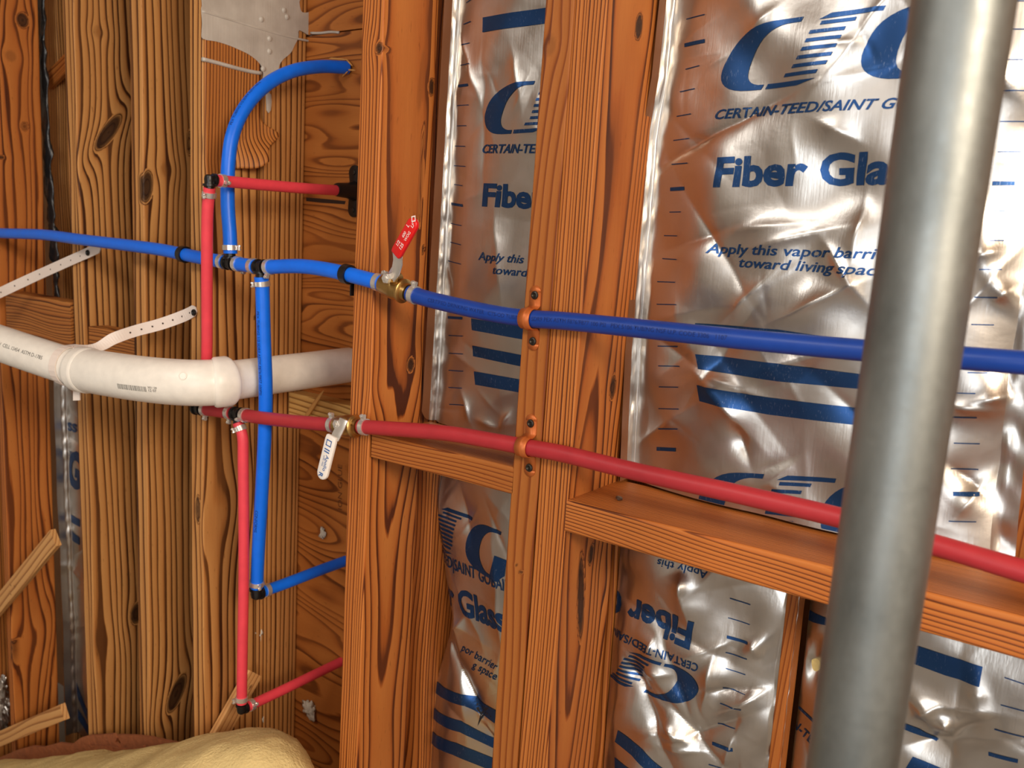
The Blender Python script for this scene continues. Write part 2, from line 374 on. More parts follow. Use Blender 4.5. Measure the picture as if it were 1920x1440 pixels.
stB1 = vstud('wall_stud', M['pine_smooth'], (1023, 0), (921, 1440), 0, .0385, .118, 'smooth planed stud carrying both copper pipe straps',
    [('f', 1030, 85, .009, .012, 0, 1.5, .25), ('f', 968, 1060, .002, .002, 0, 1, .8), ('f', 977, 1072, .002, .002, 0, 1, .8)], seed=41, pitch=.009, ctr=(-.08, -.05))
stB2 = vstud('wall_stud', M['pine'], (1077.5, 0), (971.5, 1440), 0, .0405, .122, 'stud with a long dark gash low on its wide face, right of the strapped stud',
    [('s', 1198, 50, .008, .015, 6, 3, .95), ('s', 1149, 726, .007, .016, 0, 3, .9), ('s', 1089, 1120, .008, .062, -8, 1.3, .92), ('s', 1108, 1040, .006, .014, 0, 2, .95), ('s', 1130, 1080, .010, .03, -14, 2, 0), ('s', 1120, 1330, .012, .09, 0, .7, .1)], seed=47, pitch=.0042, ctr=(-.09, .03), tiltc=(.012, .012), wob=.004)
XBS = P(1074, 750, 0)[0]
stBr = board('wall_stud', M['pine_smooth'], (XBS-.0805, .1345, 0), (0, 0, 1), (1, 0, 0), (0, 1, 0), .08, .089, ZT, 'rear upright stud behind the stud with the gash, edge of the wide foil batt', seed=53, dense=(.45, 2.1))
# rear row: the thin upright in the lower right bay and the one at the far right
A = P(1470, 1250, .135)
stR = board('wall_stud', M['pine_smooth'], (A[0]-.006, .135, 0), (0, 0, 1), (1, 0, 0), (0, 1, 0), .013, .03, 1.065, 'short thin upright seen below the right block between two foil batts', seed=59, dense=(.5, 1.06))
A = P(1903, 800, .16)
stR2 = board('wall_stud', M['pine_smooth'], (A[0]-.01, .165, 0), (0, 0, 1), (1, 0, 0), (0, 1, 0), .06, .08, ZT, 'upright stud at the right edge of the photo behind the foil batt', seed=61, dense=(.5, 2.1))
stG = board('wall_stud', M['pine_c'], (P(88, 200, .20)[0], .20, 0), (0, 0, 1), (1, 0, 0), (0, 1, 0), .05, .089, ZT, 'rear upright stud in the gap behind the black membrane strip', seed=67, dense=(.45, 2.1))

# ------------------------------------------------------------------ blocking between the studs
bl = P(1062, 998, 0)
blkR = hboard('blocking', M['pine'], (XBS+.0008, 0, bl[2]), (1, 0, 0), .0385, .128, .95, 'long level block at the right under the red pipe, nail in its top', knots=(), seed=71, pitch=.0036, ctr=(-.05, -.03), tiltc=(.05, -.02), edge=.003, rz=.004, wob=.006)
bl = P(826, 892, 0)
blkC = hboard('blocking', M['pine_smooth'], (XAS+.0008, .0, bl[2]), (1, 0, 0), .034, .120, P(962, 900, 0)[0]-XAS-.0008, 'short level block under the narrow foil batt, between the two middle studs', seed=73, pitch=.0036, ctr=(-.06, -.15), edge=.002)
q0, q1 = P(14, 655, YL+.004), P(134, 655, YL+.004)
blkL = hboard('blocking', M['pine_b'], (q0[0], YL+.004, P(70, 652, YL)[2]), (1, 0, 0), .104, .04, q1[0]-q0[0]-.001, 'wide level block between the two leftmost studs, above the white pipe', seed=79, pitch=.007, ctr=(-.2, -.02))
q0, q1 = P(168, 690, YL+.004), P(253, 690, YL+.004)
blkM = hboard('blocking', M['pine_b'], (q0[0], YL+.004, P(210, 700, YL)[2]), (1, 0, 0), .08, .04, q1[0]-q0[0]-.001, 'level block between the second and third studs, just above the white pipe bend', seed=83, pitch=.007, ctr=(-.2, -.02))
# nail in the top of the right block
n0 = P(1161, 914, .045); nz = P(1062, 998, 0)[2]+.0385
M['nail'] = plain('dull_steel_nail', srgb(120, 104, 92), .45, .9)
nl = MB().lathe((n0[0], .045, nz-.002), (0.2, 0, 1), [(0, .0015), (.004, .0015), (.004, .0042), (.0055, .0042), (.006, .003)], 14).build('nail', M['nail'])
setp(nl, 'nail head standing proud of the right block near its left end', 'nail')

# ------------------------------------------------------------------ plywood and pale block behind the left bay
YP = .226
def ply(name, x0, x1, z0, z1, label, seed):
    n = Noise(seed, 14); nx, nz_ = int((x1-x0)/.004), int((z1-z0)/.004)
    xs, zs = np.linspace(x0, x1, nx+1), np.linspace(z0, z1, nz_+1); X, Z = np.meshgrid(xs, zs)
    ring = 2.6*n(X*1.6, Z*13, 0*X)+.9*n(X*6, Z*26, 0*X+5)+Z*16
    v = np.stack([X, 0*X+YP, Z], -1).reshape(-1, 3); N = len(v); v2 = v.copy(); v2[:, 1] += .018
    f = []; w = nx+1
    for j in range(nz_):
        for i in range(nx):
            a = j*w+i; f.append((a, a+1, a+w+1, a+w))
    brd = [i for i in range(w)]+[j*w+nx for j in range(1, nz_+1)]+[nz_*w+i for i in range(nx-1, -1, -1)]+[j*w for j in range(nz_-1, 0, -1)]
    vv = np.concatenate([v, v2[brd]]); m = len(brd)
    for k in range(m): a, b = brd[k], brd[(k+1) % m]; f.append((b, a, N+k, N+(k+1) % m))
    f.append(tuple(N+k for k in range(m)))
    ra = np.concatenate([ring.ravel(), ring.ravel()[brd]]); wc = np.stack([vv[:, 0]*.12, vv[:, 2], vv[:, 0]], -1)*np.array([1, 1, 1])
    wc = np.stack([vv[:, 2], vv[:, 1], vv[:, 0]], -1)
    o = mk(name, vv, f, M['ply'], None, None, True, {'ring': ra, 'knot': np.zeros(len(vv)), 'wc': wc}, auto=40)
    return setp(o, label, 'plywood')
zs1 = P(600, 64, YP)[2]; zs2 = P(580, 744, YP)[2]; zs3 = P(580, 790, YP)[2]
PX0, PX1 = XCS+.0015, XAS-.001-.0385-.0
ply('plywood_sheet', PX0-.04, PX1+.0, zs1+.0012, 2.4, 'top strip of plywood above the seam, beside the grey sealant', 5)
ply('plywood_sheet', PX0-.04, PX1+.0, zs2+.002, zs1-.0012, 'plywood panel the arched blue pipe, the red stub and the white drain enter', 8)
ply('plywood_sheet', PX0-.04, PX1+.0, .02, zs3-.004, 'lower plywood panel with faint stamped lettering and two stub holes', 12)
M['slot'] = plain('dark_slot', srgb(44, 22, 8), .9)
pw = [o for o in bpy.data.objects if 'arched blue' in o.get('label', '')][0]
MB().prism([P(574, 370, YP-.0004), P(610, 373, YP-.0004), P(648, 377, YP-.0004), P(646, 383, YP-.0004), P(600, 380, YP-.0004), P(574, 377, YP-.0004)], (0, .0006, 0)).build('slot', M['slot'], pw, smooth=False)
hb = hboard('blocking', M['fresh'], (PX0+.0005, YP-.03, P(580, 790, YP-.03)[2]), (1, 0, 0), P(580, 744, YP-.03)[2]-P(580, 790, YP-.03)[2], .06, PX1-PX0-.001, 'pale fresh-cut block under the right end of the white drain pipe', seed=89, pitch=.004, ctr=(-.05, -.2))
# ------------------------------------------------------------------ foil-faced insulation
def foil_mat():
    m, nt, bs = newmat('aluminium_foil'); bs.inputs['Metallic'].default_value = 1
    tc = nd(nt, 'ShaderNodeTexCoord').outputs['Object']
    n1 = noise(nt, tc, 9, 3); col = ramp(nt, n1, [(.3, srgb(196, 190, 184)), (.7, srgb(212, 208, 202))])
    nt.links.new(col, bs.inputs['Base Color'])
    nt.links.new(mth(nt, 'ADD', .24, mth(nt, 'MULTIPLY', noise(nt, tc, 25, 3), .18)), bs.inputs['Roughness'])
    wv = noise(nt, vscale(nt, tc, (420, 420, 9)), 1, 2); cr = noise(nt, tc, 24, 2, .45); fine = noise(nt, tc, 260, 2)
    h = mth(nt, 'ADD', mth(nt, 'ADD', mth(nt, 'MULTIPLY', wv, .16), mth(nt, 'MULTIPLY', cr, 1.6)), mth(nt, 'MULTIPLY', fine, .10))
    bp = nd(nt, 'ShaderNodeBump'); bp.inputs['Strength'].default_value = .30; bp.inputs['Distance'].default_value = .002
    nt.links.new(h, bp.inputs['Height']); nt.links.new(bp.outputs[0], bs.inputs['Normal'])
    return m
def ink_mat():
    m, nt, bs = newmat('blue_ink_on_foil'); bs.inputs['Metallic'].default_value = .8; bs.inputs['Roughness'].default_value = .32
    tc = nd(nt, 'ShaderNodeTexCoord').outputs['Object']
    sp = noise(nt, vscale(nt, tc, (700, 700, 160)), 1, 2, .6); wear = noise(nt, tc, 30, 3)
    f = sat(nt, mth(nt, 'SUBTRACT', mth(nt, 'ADD', sp, mth(nt, 'MULTIPLY', wear, .5)), .88), 6)
    nt.links.new(mixc(nt, mth(nt, 'MULTIPLY', f, .45), srgb(42, 78, 130), srgb(150, 168, 196)), bs.inputs['Base Color'])
    return m
M['foil'] = foil_mat(); M['ink'] = ink_mat()
M['flange'] = plain('flange_wood_reflection', srgb(128, 80, 48), .42, bump=(60, .3, .002))  # foil flange coloured brown in place of its reflection of the wood
M['glass'] = plain('yellow_fiberglass', srgb(232, 208, 140), .95, spec=.1, bump=(180, .6, .004), var=40)

class Foil:
    """a foil-faced batt. (u,z) -> world. u<0 is the stapling flange turned along the stud, u in 0..W the face."""
    def __init__(s, xl, y0, W, z0, z1, bulge, seed, low=.004, ncr=40, ca=.004, fl=.03, fr=.02, xr=None, fpoint=.05, cw=(.006, .02), cl=(.02, .10), extra=(), lowk=9.0, rightlap=False, yf=None):
        s.xl = xl if callable(xl) else (lambda z: xl+0*z); s.y0 = y0; s.W = W; s.z0, s.z1 = z0, z1; s.b = bulge; s.fl = fl; s.fr = fr; s.fp = fpoint; s.lap = rightlap; s.br = -.0113; s.yf = yf
        g = np.random.default_rng(seed); s.low = low; s.n = [Noise(seed+i, 8, 2) for i in range(3)]; s.lk = lowk
        s.cr = []
        for i in range(ncr):
            an = g.normal(math.pi/2, .75) if g.random() < .6 else g.uniform(0, math.pi)
            s.cr.append((g.uniform(0, W), g.uniform(z0, z1), an, g.uniform(*cw), g.uniform(*cl), g.normal()*ca))
        for i in range(int(ncr*2.2)):
            s.cr.append((g.uniform(0, W), g.uniform(z0, z1), g.uniform(0, math.pi), g.uniform(.0025, .006), g.uniform(.008, .04), g.normal()*.0009))
        s.cr += list(extra)
    def relief(s, u, z):
        h = s.low*(s.n[0](u*s.lk, z*s.lk*.7)+.5*s.n[1](u*s.lk*2.3, z*s.lk*1.7))
        for (a, b, an, w, l, amp) in s.cr:
            du, dz = u-a, z-b; t = du*math.cos(an)+dz*math.sin(an); d = -du*math.sin(an)+dz*math.cos(an)
            h = h+amp*np.exp(-np.abs(d)/w)*np.exp(-(t/l)**2)
        return h
    def __call__(s, u, z, rough=True):
        u = np.asarray(u, float); z = np.asarray(z, float)+0*u; u = u+0*z; W = s.W; xl = s.xl(z)
        uc = np.clip(u, 0, W); k = (1-np.exp(-uc/s.fp))*(1-np.exp(-(W-uc)/s.fp))
        y = s.y0-s.b*k+(s.yf(uc, z) if s.yf else 0); off = .0055 if s.fl > 0 else 0.0; x = xl+off+uc
        if rough:
            tap = sstep(0, .02, uc)*.92+.08
            y = y-s.relief(uc, z)*tap; x = x+.0012*s.n[2](u*40, z*30)*sstep(0, .01, uc)
        over = u-W
        bd = .0010*np.exp(-((u+.005)/.0014)**2)*(1+.7*np.clip(s.n[1](0*z+.3, z*70), -1, 1))+.0007*s.n[0](u*60, z*45)*sstep(-.011, -.008, u)*sstep(0, -.003, u)
        y = np.where(u < 0, s.y0+u-bd*.7, y); x = np.where(u < 0, xl+.5*np.clip(u+.011, 0, 1)+bd*.7, x)
        if s.lap: x = np.where(over > 0, xl+off+W+over, x); y = np.where(over > 0, s.y0-.0005+.0016*s.n[1](u*60, z*45)-.0015*np.exp(-over/.004), y)
        else: y = np.where(over > 0, s.y0-over, y)
        return np.stack([x, y, z+0*x], -1)
    def uz(s, px, py):
        Y = s.y0-s.b
        for _ in range(8):
            q = P(px, py, Y); u = q[0]-float(s.xl(q[2]))-(.0055 if s.fl > 0 else 0); Y = float(s(np.clip(u, .001, s.W-.001), q[2], True)[1])
        return np.array([u, q[2]])
    def sheet(s, parent, name='foil_facing', du=.0022, dz=.0026, trim=None):
        uf = np.concatenate([np.linspace(-s.fl, 0, max(2, int(s.fl/.0015)+1))[:-1] if s.fl > 0 else [], np.arange(0, s.W, du), np.linspace(s.W, s.W+s.fr, max(2, int(s.fr/.004)+1)) if s.fr > 0 else [s.W]])
        zs = np.linspace(s.z0, s.z1, int((s.z1-s.z0)/dz)+1)
        U, Z = np.meshgrid(uf, zs)
        if trim: U, Z = trim(U, Z)
        V = s(U, Z).reshape(-1, 3); w = len(uf); f = []
        for j in range(len(zs)-1): f += [(j*w+i, j*w+i+1, (j+1)*w+i+1, (j+1)*w+i) for i in range(w-1)]
        o = mk(name, V, f, M['foil'], parent); o['nf'] = int(sum(1 for t in uf[:-1] if t < s.br)); o['nw'] = w-1; return o
    def core(s, parent, depth=.085):
        y = s.y0+.004; z0, z1 = s.z0+.004, s.z1-.004
        b = MB(); xm = [float(s.xl(np.array(z))) for z in (z0, z1)]
        n = 14; v = []; f = []
        for k in range(n+1):
            z = lerp(z0, z1, k/n); x = float(s.xl(np.array(z)))
            v += [(x+.004, y, z), (x+s.W-.004, y, z), (x+s.W-.004, y+depth, z), (x+.004, y+depth, z)]
        for k in range(n):
            for i in range(4): j = (i+1) % 4; f.append((k*4+i, k*4+j, k*4+4+j, k*4+4+i))
        f += [(3, 2, 1, 0), (n*4, n*4+1, n*4+2, n*4+3)]
        return b.add(v, f).build('fiberglass_core', M['glass'], parent)
    # ---- printing: 2D triangles in (u,z) laid on the creased sheet
    def lay(s, polys, parent, name, cut=.004, mat=None):
        bm = bmesh.new()
        for vs, fs in polys:
            bv = [bm.verts.new((float(p[0]), 0, float(p[1]))) for p in vs]
            for q in fs:
                try: bm.faces.new([bv[i] for i in q])
                except ValueError: pass
        if not bm.faces: bm.free(); return
        us = [v.co.x for v in bm.verts]; zz = [v.co.z for v in bm.verts]
        lo_u, hi_u = max(min(us), .0005), min(max(us), s.W-.0005); lo_z, hi_z = max(min(zz), s.z0+.001), min(max(zz), s.z1-.001)
        for co, no in (((lo_u, 0, 0), (-1, 0, 0)), ((hi_u, 0, 0), (1, 0, 0)), ((0, 0, lo_z), (0, 0, -1)), ((0, 0, hi_z), (0, 0, 1))):
            bmesh.ops.bisect_plane(bm, geom=bm.verts[:]+bm.edges[:]+bm.faces[:], plane_co=co, plane_no=no, clear_outer=True)
        for a in np.arange(lo_u+cut, hi_u, cut): bmesh.ops.bisect_plane(bm, geom=bm.verts[:]+bm.edges[:]+bm.faces[:], plane_co=(a, 0, 0), plane_no=(1, 0, 0))
        for a in np.arange(lo_z+cut, hi_z, cut): bmesh.ops.bisect_plane(bm, geom=bm.verts[:]+bm.edges[:]+bm.faces[:], plane_co=(0, 0, a), plane_no=(0, 0, 1))
        if not bm.verts: bm.free(); return
        uz = np.array([(v.co.x, v.co.z) for v in bm.verts]); bm.verts.index_update(); fs = [[v.index for v in f.verts] for f in bm.faces]; bm.free()
        u, z = uz[:, 0], uz[:, 1]; e = .001; p = s(u, z); n = np.cross(s(u+e, z)-s(u-e, z), s(u, z+e)-s(u, z-e)); n /= np.linalg.norm(n, axis=1)[:, None]
        n = np.where((n[:, 1] > 0)[:, None], -n, n)
        return mk(name, p+n*.0007, fs, mat or M['ink'], parent)

_tc = {}
def textmesh(txt, bold=0.0, shear=0.0):
    "triangulated flat text, baseline at y=0, starting at x=0, cap height 1"
    key = (txt, bold, shear)
    if key in _tc: return _tc[key]
    c = bpy.data.curves.new('t', 'FONT'); c.body = txt; c.size = 1; c.offset = bold; c.shear = shear; c.resolution_u = 3
    ob = bpy.data.objects.new('t', c); COL.objects.link(ob); bpy.context.view_layer.update()
    me = bpy.data.meshes.new_from_object(ob.evaluated_get(bpy.context.evaluated_depsgraph_get()))
    v = np.array([tuple(q.co)[:2] for q in me.vertices]) if len(me.vertices) else np.zeros((0, 2)); f = [tuple(q.vertices) for q in me.polygons]
    bpy.data.objects.remove(ob); bpy.data.curves.remove(c); bpy.data.meshes.remove(me)
    if len(v): v = v/.729
    _tc[key] = (v, f); return v, f
def text_on(v, pL, pR, wref, cap):
    "map unit text so that x=wref lands on pR; cap = letter height in metres"
    pL, pR = np.asarray(pL), np.asarray(pR); d = pR-pL; L = np.linalg.norm(d); d = d/L; n = np.array([-d[1], d[0]])
    return pL+np.outer(v[:, 0]*L/wref, d)+np.outer(v[:, 1]*cap, n)
def xmax(txt, bold, shear): v, _ = textmesh(txt, bold, shear); return v[:, 0].max()
def write(F, txt, upto, a, b, cap_px, bold=0.0, shear=0.0):
    pL, pR = F.uz(*a), F.uz(*b); v, f = textmesh(txt, bold, shear); w = xmax(upto, bold, shear)
    d = np.array(b, float)-np.array(a, float); d /= np.linalg.norm(d); m = (np.array(a)+np.array(b))/2; nrm = np.array([d[1], -d[0]])
    cap = np.linalg.norm(F.uz(*(m+nrm*cap_px/2))-F.uz(*(m-nrm*cap_px/2)))
    return [(text_on(v, pL, pR, w, cap), f)]
def quad(F, pts): return ([F.uz(*p) for p in pts], [tuple(range(len(pts)))])
def tick(F, x0, y0, x1, y1, th): return quad(F, [(x0, y0), (x1, y1), (x1, y1+th), (x0, y0+th)])
def logo(F, a, b, hgt_px, sh=.40, stripes=7):
    "slanted C, striped S and G on the baseline a -> b (2.1 units long)"
    pL, pR = F.uz(*a), F.uz(*b); d = (pR-pL)/2.1; m = (np.array(a)+np.array(b))/2
    h = np.linalg.norm(F.uz(m[0], m[1]-hgt_px)-F.uz(m[0], m[1])); dn = d/np.linalg.norm(d); n = np.array([-dn[1], dn[0]])*h
    def T(p): p = np.asarray(p, float); return [pL+(q[0]+sh*q[1])*d+q[1]*n for q in p]
    def half(cx, rx, ry, ex=2.3, k=20):
        t = np.linspace(math.pi/2, 3*math.pi/2, k); return [(cx+rx*np.sign(np.cos(q))*abs(np.cos(q))**(2/ex), .5+ry*np.sign(np.sin(q))*abs(np.sin(q))**(2/ex)) for q in t]
    out = []
    def crescent(o):
        A, B = half(.55+o, .69, .5), half(.72+o, .40, .43); k = len(A)
        out.append((T(A+B), [(i, i+1, k+i+1, k+i) for i in range(k-1)]))
        out.append((T([(.55+o, 1), (.85+o, 1), (.85+o, .93), (.55+o, .93)]), [(0, 1, 2, 3)])); out.append((T([(.5+o, 0), (.72+o, 0), (.72+o, .075), (.5+o, .075)]), [(0, 1, 2, 3)]))
    crescent(0); crescent(2.1)
    out.append((T([(2.1+.72, 0), (2.1+.95, 0), (2.1+1.15, .18), (2.1+1.15, .5), (2.1+.80, .5), (2.1+.74, .2)]), [tuple(range(6))]))
    out.append((T([(1.1, .925), (1.25, 1), (2.0, 1), (2.0, .935)]), [(0, 1, 2, 3)])); out.append((T([(.78, .075), (.78, 0), (1.3, 0), (1.55, .075)]), [(0, 1, 2, 3)]))
    for i in range(stripes):
        y = lerp(.87, .17, i/(stripes-1)); t = .5/stripes*.75; o = .10*(1 if i == 0 else 0)-.06*(i == stripes-1)
        out.append((T([(1.06+o, y-t/2), (1.57+o, y-t/2), (1.57+o, y+t/2), (1.06+o, y+t/2)]), [(0, 1, 2, 3)]))
    return out
def batt(label, F, parts, trim=None, name='insulation_batt', group=None):
    zc = F.z0; root = empty(name, (float(F.xl(np.array(zc)))+F.W/2, F.y0, zc), label, 'insulation', group)
    F.sheet(root, trim=trim); F.core(root)
    facing = next(o for o in root.children if o.name.startswith('foil_facing'))
    nf, nw = facing['nf'], facing['nw']; del facing['nf']; del facing['nw']
    ink = [o for o in (F.lay(polys, root, nm) for nm, polys in parts) if o is not None]
    if ink:   # the print is part of the facing sheet
        V = [np.array([v.co for v in facing.data.vertices])]; Fs = [tuple(p.vertices) for p in facing.data.polygons]; n0 = len(Fs)
        base = np.array(facing.location); off = len(V[0])
        for o in ink:
            v = np.array([v.co for v in o.data.vertices])+np.array(o.location)-base; Fs += [tuple(i+off for i in p.vertices) for p in o.data.polygons]; V.append(v); off += len(v)
            bpy.data.meshes.remove(o.data)
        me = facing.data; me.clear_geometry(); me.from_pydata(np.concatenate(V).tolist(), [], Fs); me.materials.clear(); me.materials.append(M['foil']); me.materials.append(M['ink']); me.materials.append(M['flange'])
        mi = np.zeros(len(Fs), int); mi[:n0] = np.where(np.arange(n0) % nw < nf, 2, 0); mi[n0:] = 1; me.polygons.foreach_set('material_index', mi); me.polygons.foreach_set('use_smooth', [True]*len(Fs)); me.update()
    return root
def crop(s, ox, oy): return lambda x, y: (ox+x*s, oy+y*s)
def crease(F, p, q, amp, w=.012):
    "crease between two picture points on batt F"
    a, b = F.uz(*p), F.uz(*q); d = b-a; F.cr.append(((a+b)[0]/2, (a+b)[1]/2, math.atan2(d[1], d[0]), w, np.linalg.norm(d)*.6, amp))

# ---- narrow upper batt between the two middle studs
ZB = P(826, 892, 0)[2]
def edgeline(pts, Y):
    q = [P(*p, Y) for p in pts][::-1]; z = np.array([a[2] for a in q]); x = np.array([a[0] for a in q])
    return lambda t: np.interp(t, z, x)
FA = Foil(edgeline([(854, -120), (848, 0), (819, 525), (806, 750), (802, 800)], .118), .129, .262, blkC.location.z*0+ZB+.0355, ZT-.05, .020, 101, low=.0016, ncr=34, ca=.0022, fl=.027, fr=0, fpoint=.022)
crease(FA, (930, 420), (938, 540), .006, .02); crease(FA, (905, 120), (905, 330), -.003); crease(FA, (962, 110), (975, 190), .004); crease(FA, (868, 745), (880, 785), .005, .006); crease(FA, (900, 790), (925, 800), .004, .006); crease(FA, (940, 800), (955, 775), .006, .006)
def trimA(U, Z):  # rounded lower corner of the flange
    k = np.clip(-U/.027, 0, 1); zmin = FA.z0+.016*k**3; t = (Z-FA.z0)/(FA.z1-FA.z0); return U, zmin+(FA.z1-zmin)*t
c = crop(.3646, 600, 0); c5 = crop(.3646, 600, 400)
tk = []
for x0, x1, y, b in [(755, 778, 4, 0), (738, 778, 116, 0), (727, 770, 225, 0), (720, 768, 330, 0), (715, 765, 433, 1), (705, 760, 540, 0), (703, 755, 645, 0), (697, 747, 750, 0), (693, 748, 852, 0), (690, 740, 950, 0), (678, 732, 1046, 1), (672, 725, 1152, 0), (670, 725, 1250, 0), (665, 728, 1348, 0)]:
    sl = (700-y)*.022*.3646*.6; (ax, ay) = c(x0, y); tk.append(tick(FA, ax, ay+sl, c(x1, y)[0], ay-sl, 5 if b else 1.6))
for x0, x1, y, b in [(662, 730, 442, 0), (660, 732, 528, 1), (660, 735, 625, 0), (665, 735, 717, 0), (665, 735, 805, 0), (663, 732, 893, 0), (665, 735, 980, 0)]:
    ax, ay = c5(x0, y); tk.append(tick(FA, ax, ay, c5(x1, y)[0], ay+1.5, 5 if b else 1.6))
batt('narrow foil insulation batt between the middle studs, above the short block', FA, [
    ('ruler_marks', tk),
    ('printed_bars', [quad(FA, [(904, 33), (1040, 12), (1040, 42), (904, 61)]), quad(FA, [(884, 597), (1000, 616), (1000, 640), (886, 619)]), quad(FA, [(887, 648), (1000, 670), (1000, 692), (888, 668)]), quad(FA, [(888, 696), (1000, 716), (1000, 740), (890, 721)])]),
    ('printed_logo', logo(FA, (908, 254), (1066, 246), 96)),
    ('printed_lettering', write(FA, 'CERTAIN-TEED', 'CERTAIN-TE', (902, 287), (1004, 287), 17, .022, .25)),
    ('printed_title', write(FA, 'Fiber Glass', 'Fibe', (902, 385), (996, 390), 43, .036)),
    ('printed_notice', write(FA, 'Apply this vapor', 'Apply this', (896, 487), (983, 494), 16, .014, .25)+write(FA, 'toward living', 'toward', (924, 513), (990, 519), 16, .014, .25))], trim=trimA)

# ---- narrow lower batt, pinched and pulled away from the stud
lft = [((803, 890)), (808, 940), (815, 1000), (829, 1100), (840, 1165), (833, 1200), (815, 1260), (803, 1310), (787, 1440)]
LZ = [P(*p, .15) for p in lft]; zz_ = np.array([q[2] for q in LZ][::-1]); xx_ = np.array([q[0] for q in LZ][::-1])
xlB = lambda z: np.interp(z, zz_, xx_)-.002
FB = Foil(xlB, .165, .22, .35, ZB-.004, .022, 113, low=.0022, ncr=30, ca=.0022, fl=0, fr=0, fpoint=.03)
crease(FB, (845, 1185), (915, 1370), -.016, .012); crease(FB, (850, 1180), (870, 1160), .008, .01); crease(FB, (838, 1165), (846, 1215), .010, .01); crease(FB, (925, 1060), (935, 1240), .006, .02); crease(FB, (898, 1330), (925, 1370), .008, .006); crease(FB, (870, 940), (880, 1010), -.006, .02); crease(FB, (822, 900), (835, 1010), .006, .015)
c6 = crop(.3646, 600, 915); q6 = lambda pts: quad(FB, [c6(*p) for p in pts])
batt('narrow crumpled foil insulation batt below the short block, pinched at its left edge', FB, [
    ('printed_bars', [q6([(590, 990), (740, 1062), (900, 1140), (900, 1210), (740, 1120), (580, 1045)]), q6([(562, 1115), (720, 1195), (895, 1285), (895, 1338), (720, 1255), (550, 1165)]), q6([(540, 1230), (700, 1310), (890, 1388), (890, 1455), (680, 1370), (526, 1285)])]),
    ('printed_logo', logo(FB, c6(470, 230), c6(757, 400), 74, sh=.25, stripes=9)),
    ('printed_lettering', write(FB, 'AIN-TEED|SAINT GOBAIN', 'AIN-TEED|SAINT GOBA', c6(535, 335), c6(935, 525), 17, .012, .15)),
    ('printed_title', write(FB, 'ber Glass', 'ber Glas', c6(580, 545), c6(915, 728), 36, .035)),
    ('printed_notice', write(FB, 'por barrier', 'por barrier', c6(725, 832), c6(903, 938), 14, .008, .1)+write(FB, 'g space', 'g space', c6(778, 920), c6(905, 988), 14, .008, .1))])

fbr = [o for o in bpy.data.objects if o.name.startswith('insulation_batt') and 'pinched' in o.get('label', '')][0]
M['tear'] = plain('torn_hole', srgb(26, 22, 24), .7)
FB.lay([q6([(800, 1090), (835, 1120), (870, 1125), (850, 1145), (890, 1180), (845, 1160), (815, 1225), (822, 1165), (812, 1130)])], fbr, 'torn_hole', mat=M['tear'])
# ---- wide upper batt right of the stud with the gash
zr = P(1062, 998, 0)[2]+.0385
FR = Foil(edgeline([(1262, -120), (1249, 0), (1234, 146), (1216, 255), (1198, 474), (1184, 655), (1176, 837), (1174, 900)], .122), .133, .405, zr+.004, ZT-.05, .034, 127, low=.0042, ncr=60, ca=.0036, fl=.027, fr=.022, fpoint=.06, cl=(.02, .09), rightlap=True)
for a in [((1560, 470), (1620, 560), .010), ((1480, 590), (1590, 540), .012), ((1240, 640), (1320, 700), -.008), ((1320, 700), (1420, 740), .007), ((1310, 700), (1390, 800), .010), ((1440, 690), (1600, 650), .008), ((1380, 800), (1400, 860), -.010), ((1200, 830), (1300, 760), .008), ((1540, 230), (1600, 260), .007), ((1620, 390), (1600, 480), .007), ((1250, 470), (1360, 430), -.007), ((1430, 460), (1560, 430), .008), ((1370, 590), (1440, 520), .009), ((1410, 60), (1450, 20), .006), ((1840, 750), (1900, 740), .012), ((1790, 880), (1850, 930), -.012), ((1800, 960), (1850, 900), .010), ((1780, 760), (1850, 770), .010), ((1870, 560), (1900, 540), .010), ((1830, 480), (1880, 470), .008), ((1380, 430), (1500, 420), .006)]:
    crease(FR, a[0], a[1], a[2], .016)
c7, c8 = crop(.3646, 1220, 0), crop(.3646, 1220, 400); tk = []
for x0, x1, y, b in [(180, 277, 85, 0), (180, 277, 212, 1), (175, 248, 345, 0), (150, 220, 462, 0), (125, 203, 590, 0), (115, 195, 715, 0), (108, 192, 840, 0), (107, 176, 962, 1), (98, 153, 1088, 0), (75, 138, 1210, 0), (60, 130, 1330, 0)]:
    sl = (1150-y)*.012*.3646; ax, ay = c7(x0, y); tk.append(tick(FR, ax, ay+sl, c7(x1, y)[0], ay-sl, 7 if b else 1.8))
for x0, x1, y, b in [(42, 132, 350, 0), (30, 135, 465, 0), (35, 140, 568, 1), (35, 140, 680, 0), (40, 148, 782, 0), (45, 148, 890, 0), (45, 148, 1002, 0), (40, 143, 1105, 0), (35, 122, 1202, 1), (20, 105, 1318, 0)]:
    ax, ay = c8(x0, y); tk.append(tick(FR, ax, ay, c8(x1, y)[0], ay+1, 7 if b else 1.8))
for x0, x1, y, b in [(1860, 1930, 2, 0), (1850, 1930, 147, 0), (1840, 1930, 303, 0), (1815, 1930, 463, 0), (1800, 1930, 622, 0), (1780, 1905, 778, 0), (1760, 1878, 932, 1), (1740, 1835, 1083, 0), (1730, 1820, 1235, 0), (1690, 1805, 1383, 0)]:
    ax, ay = c7(x0, y); tk.append(tick(FR, ax, ay, c7(x1, y)[0], ay, 8 if b else 2))
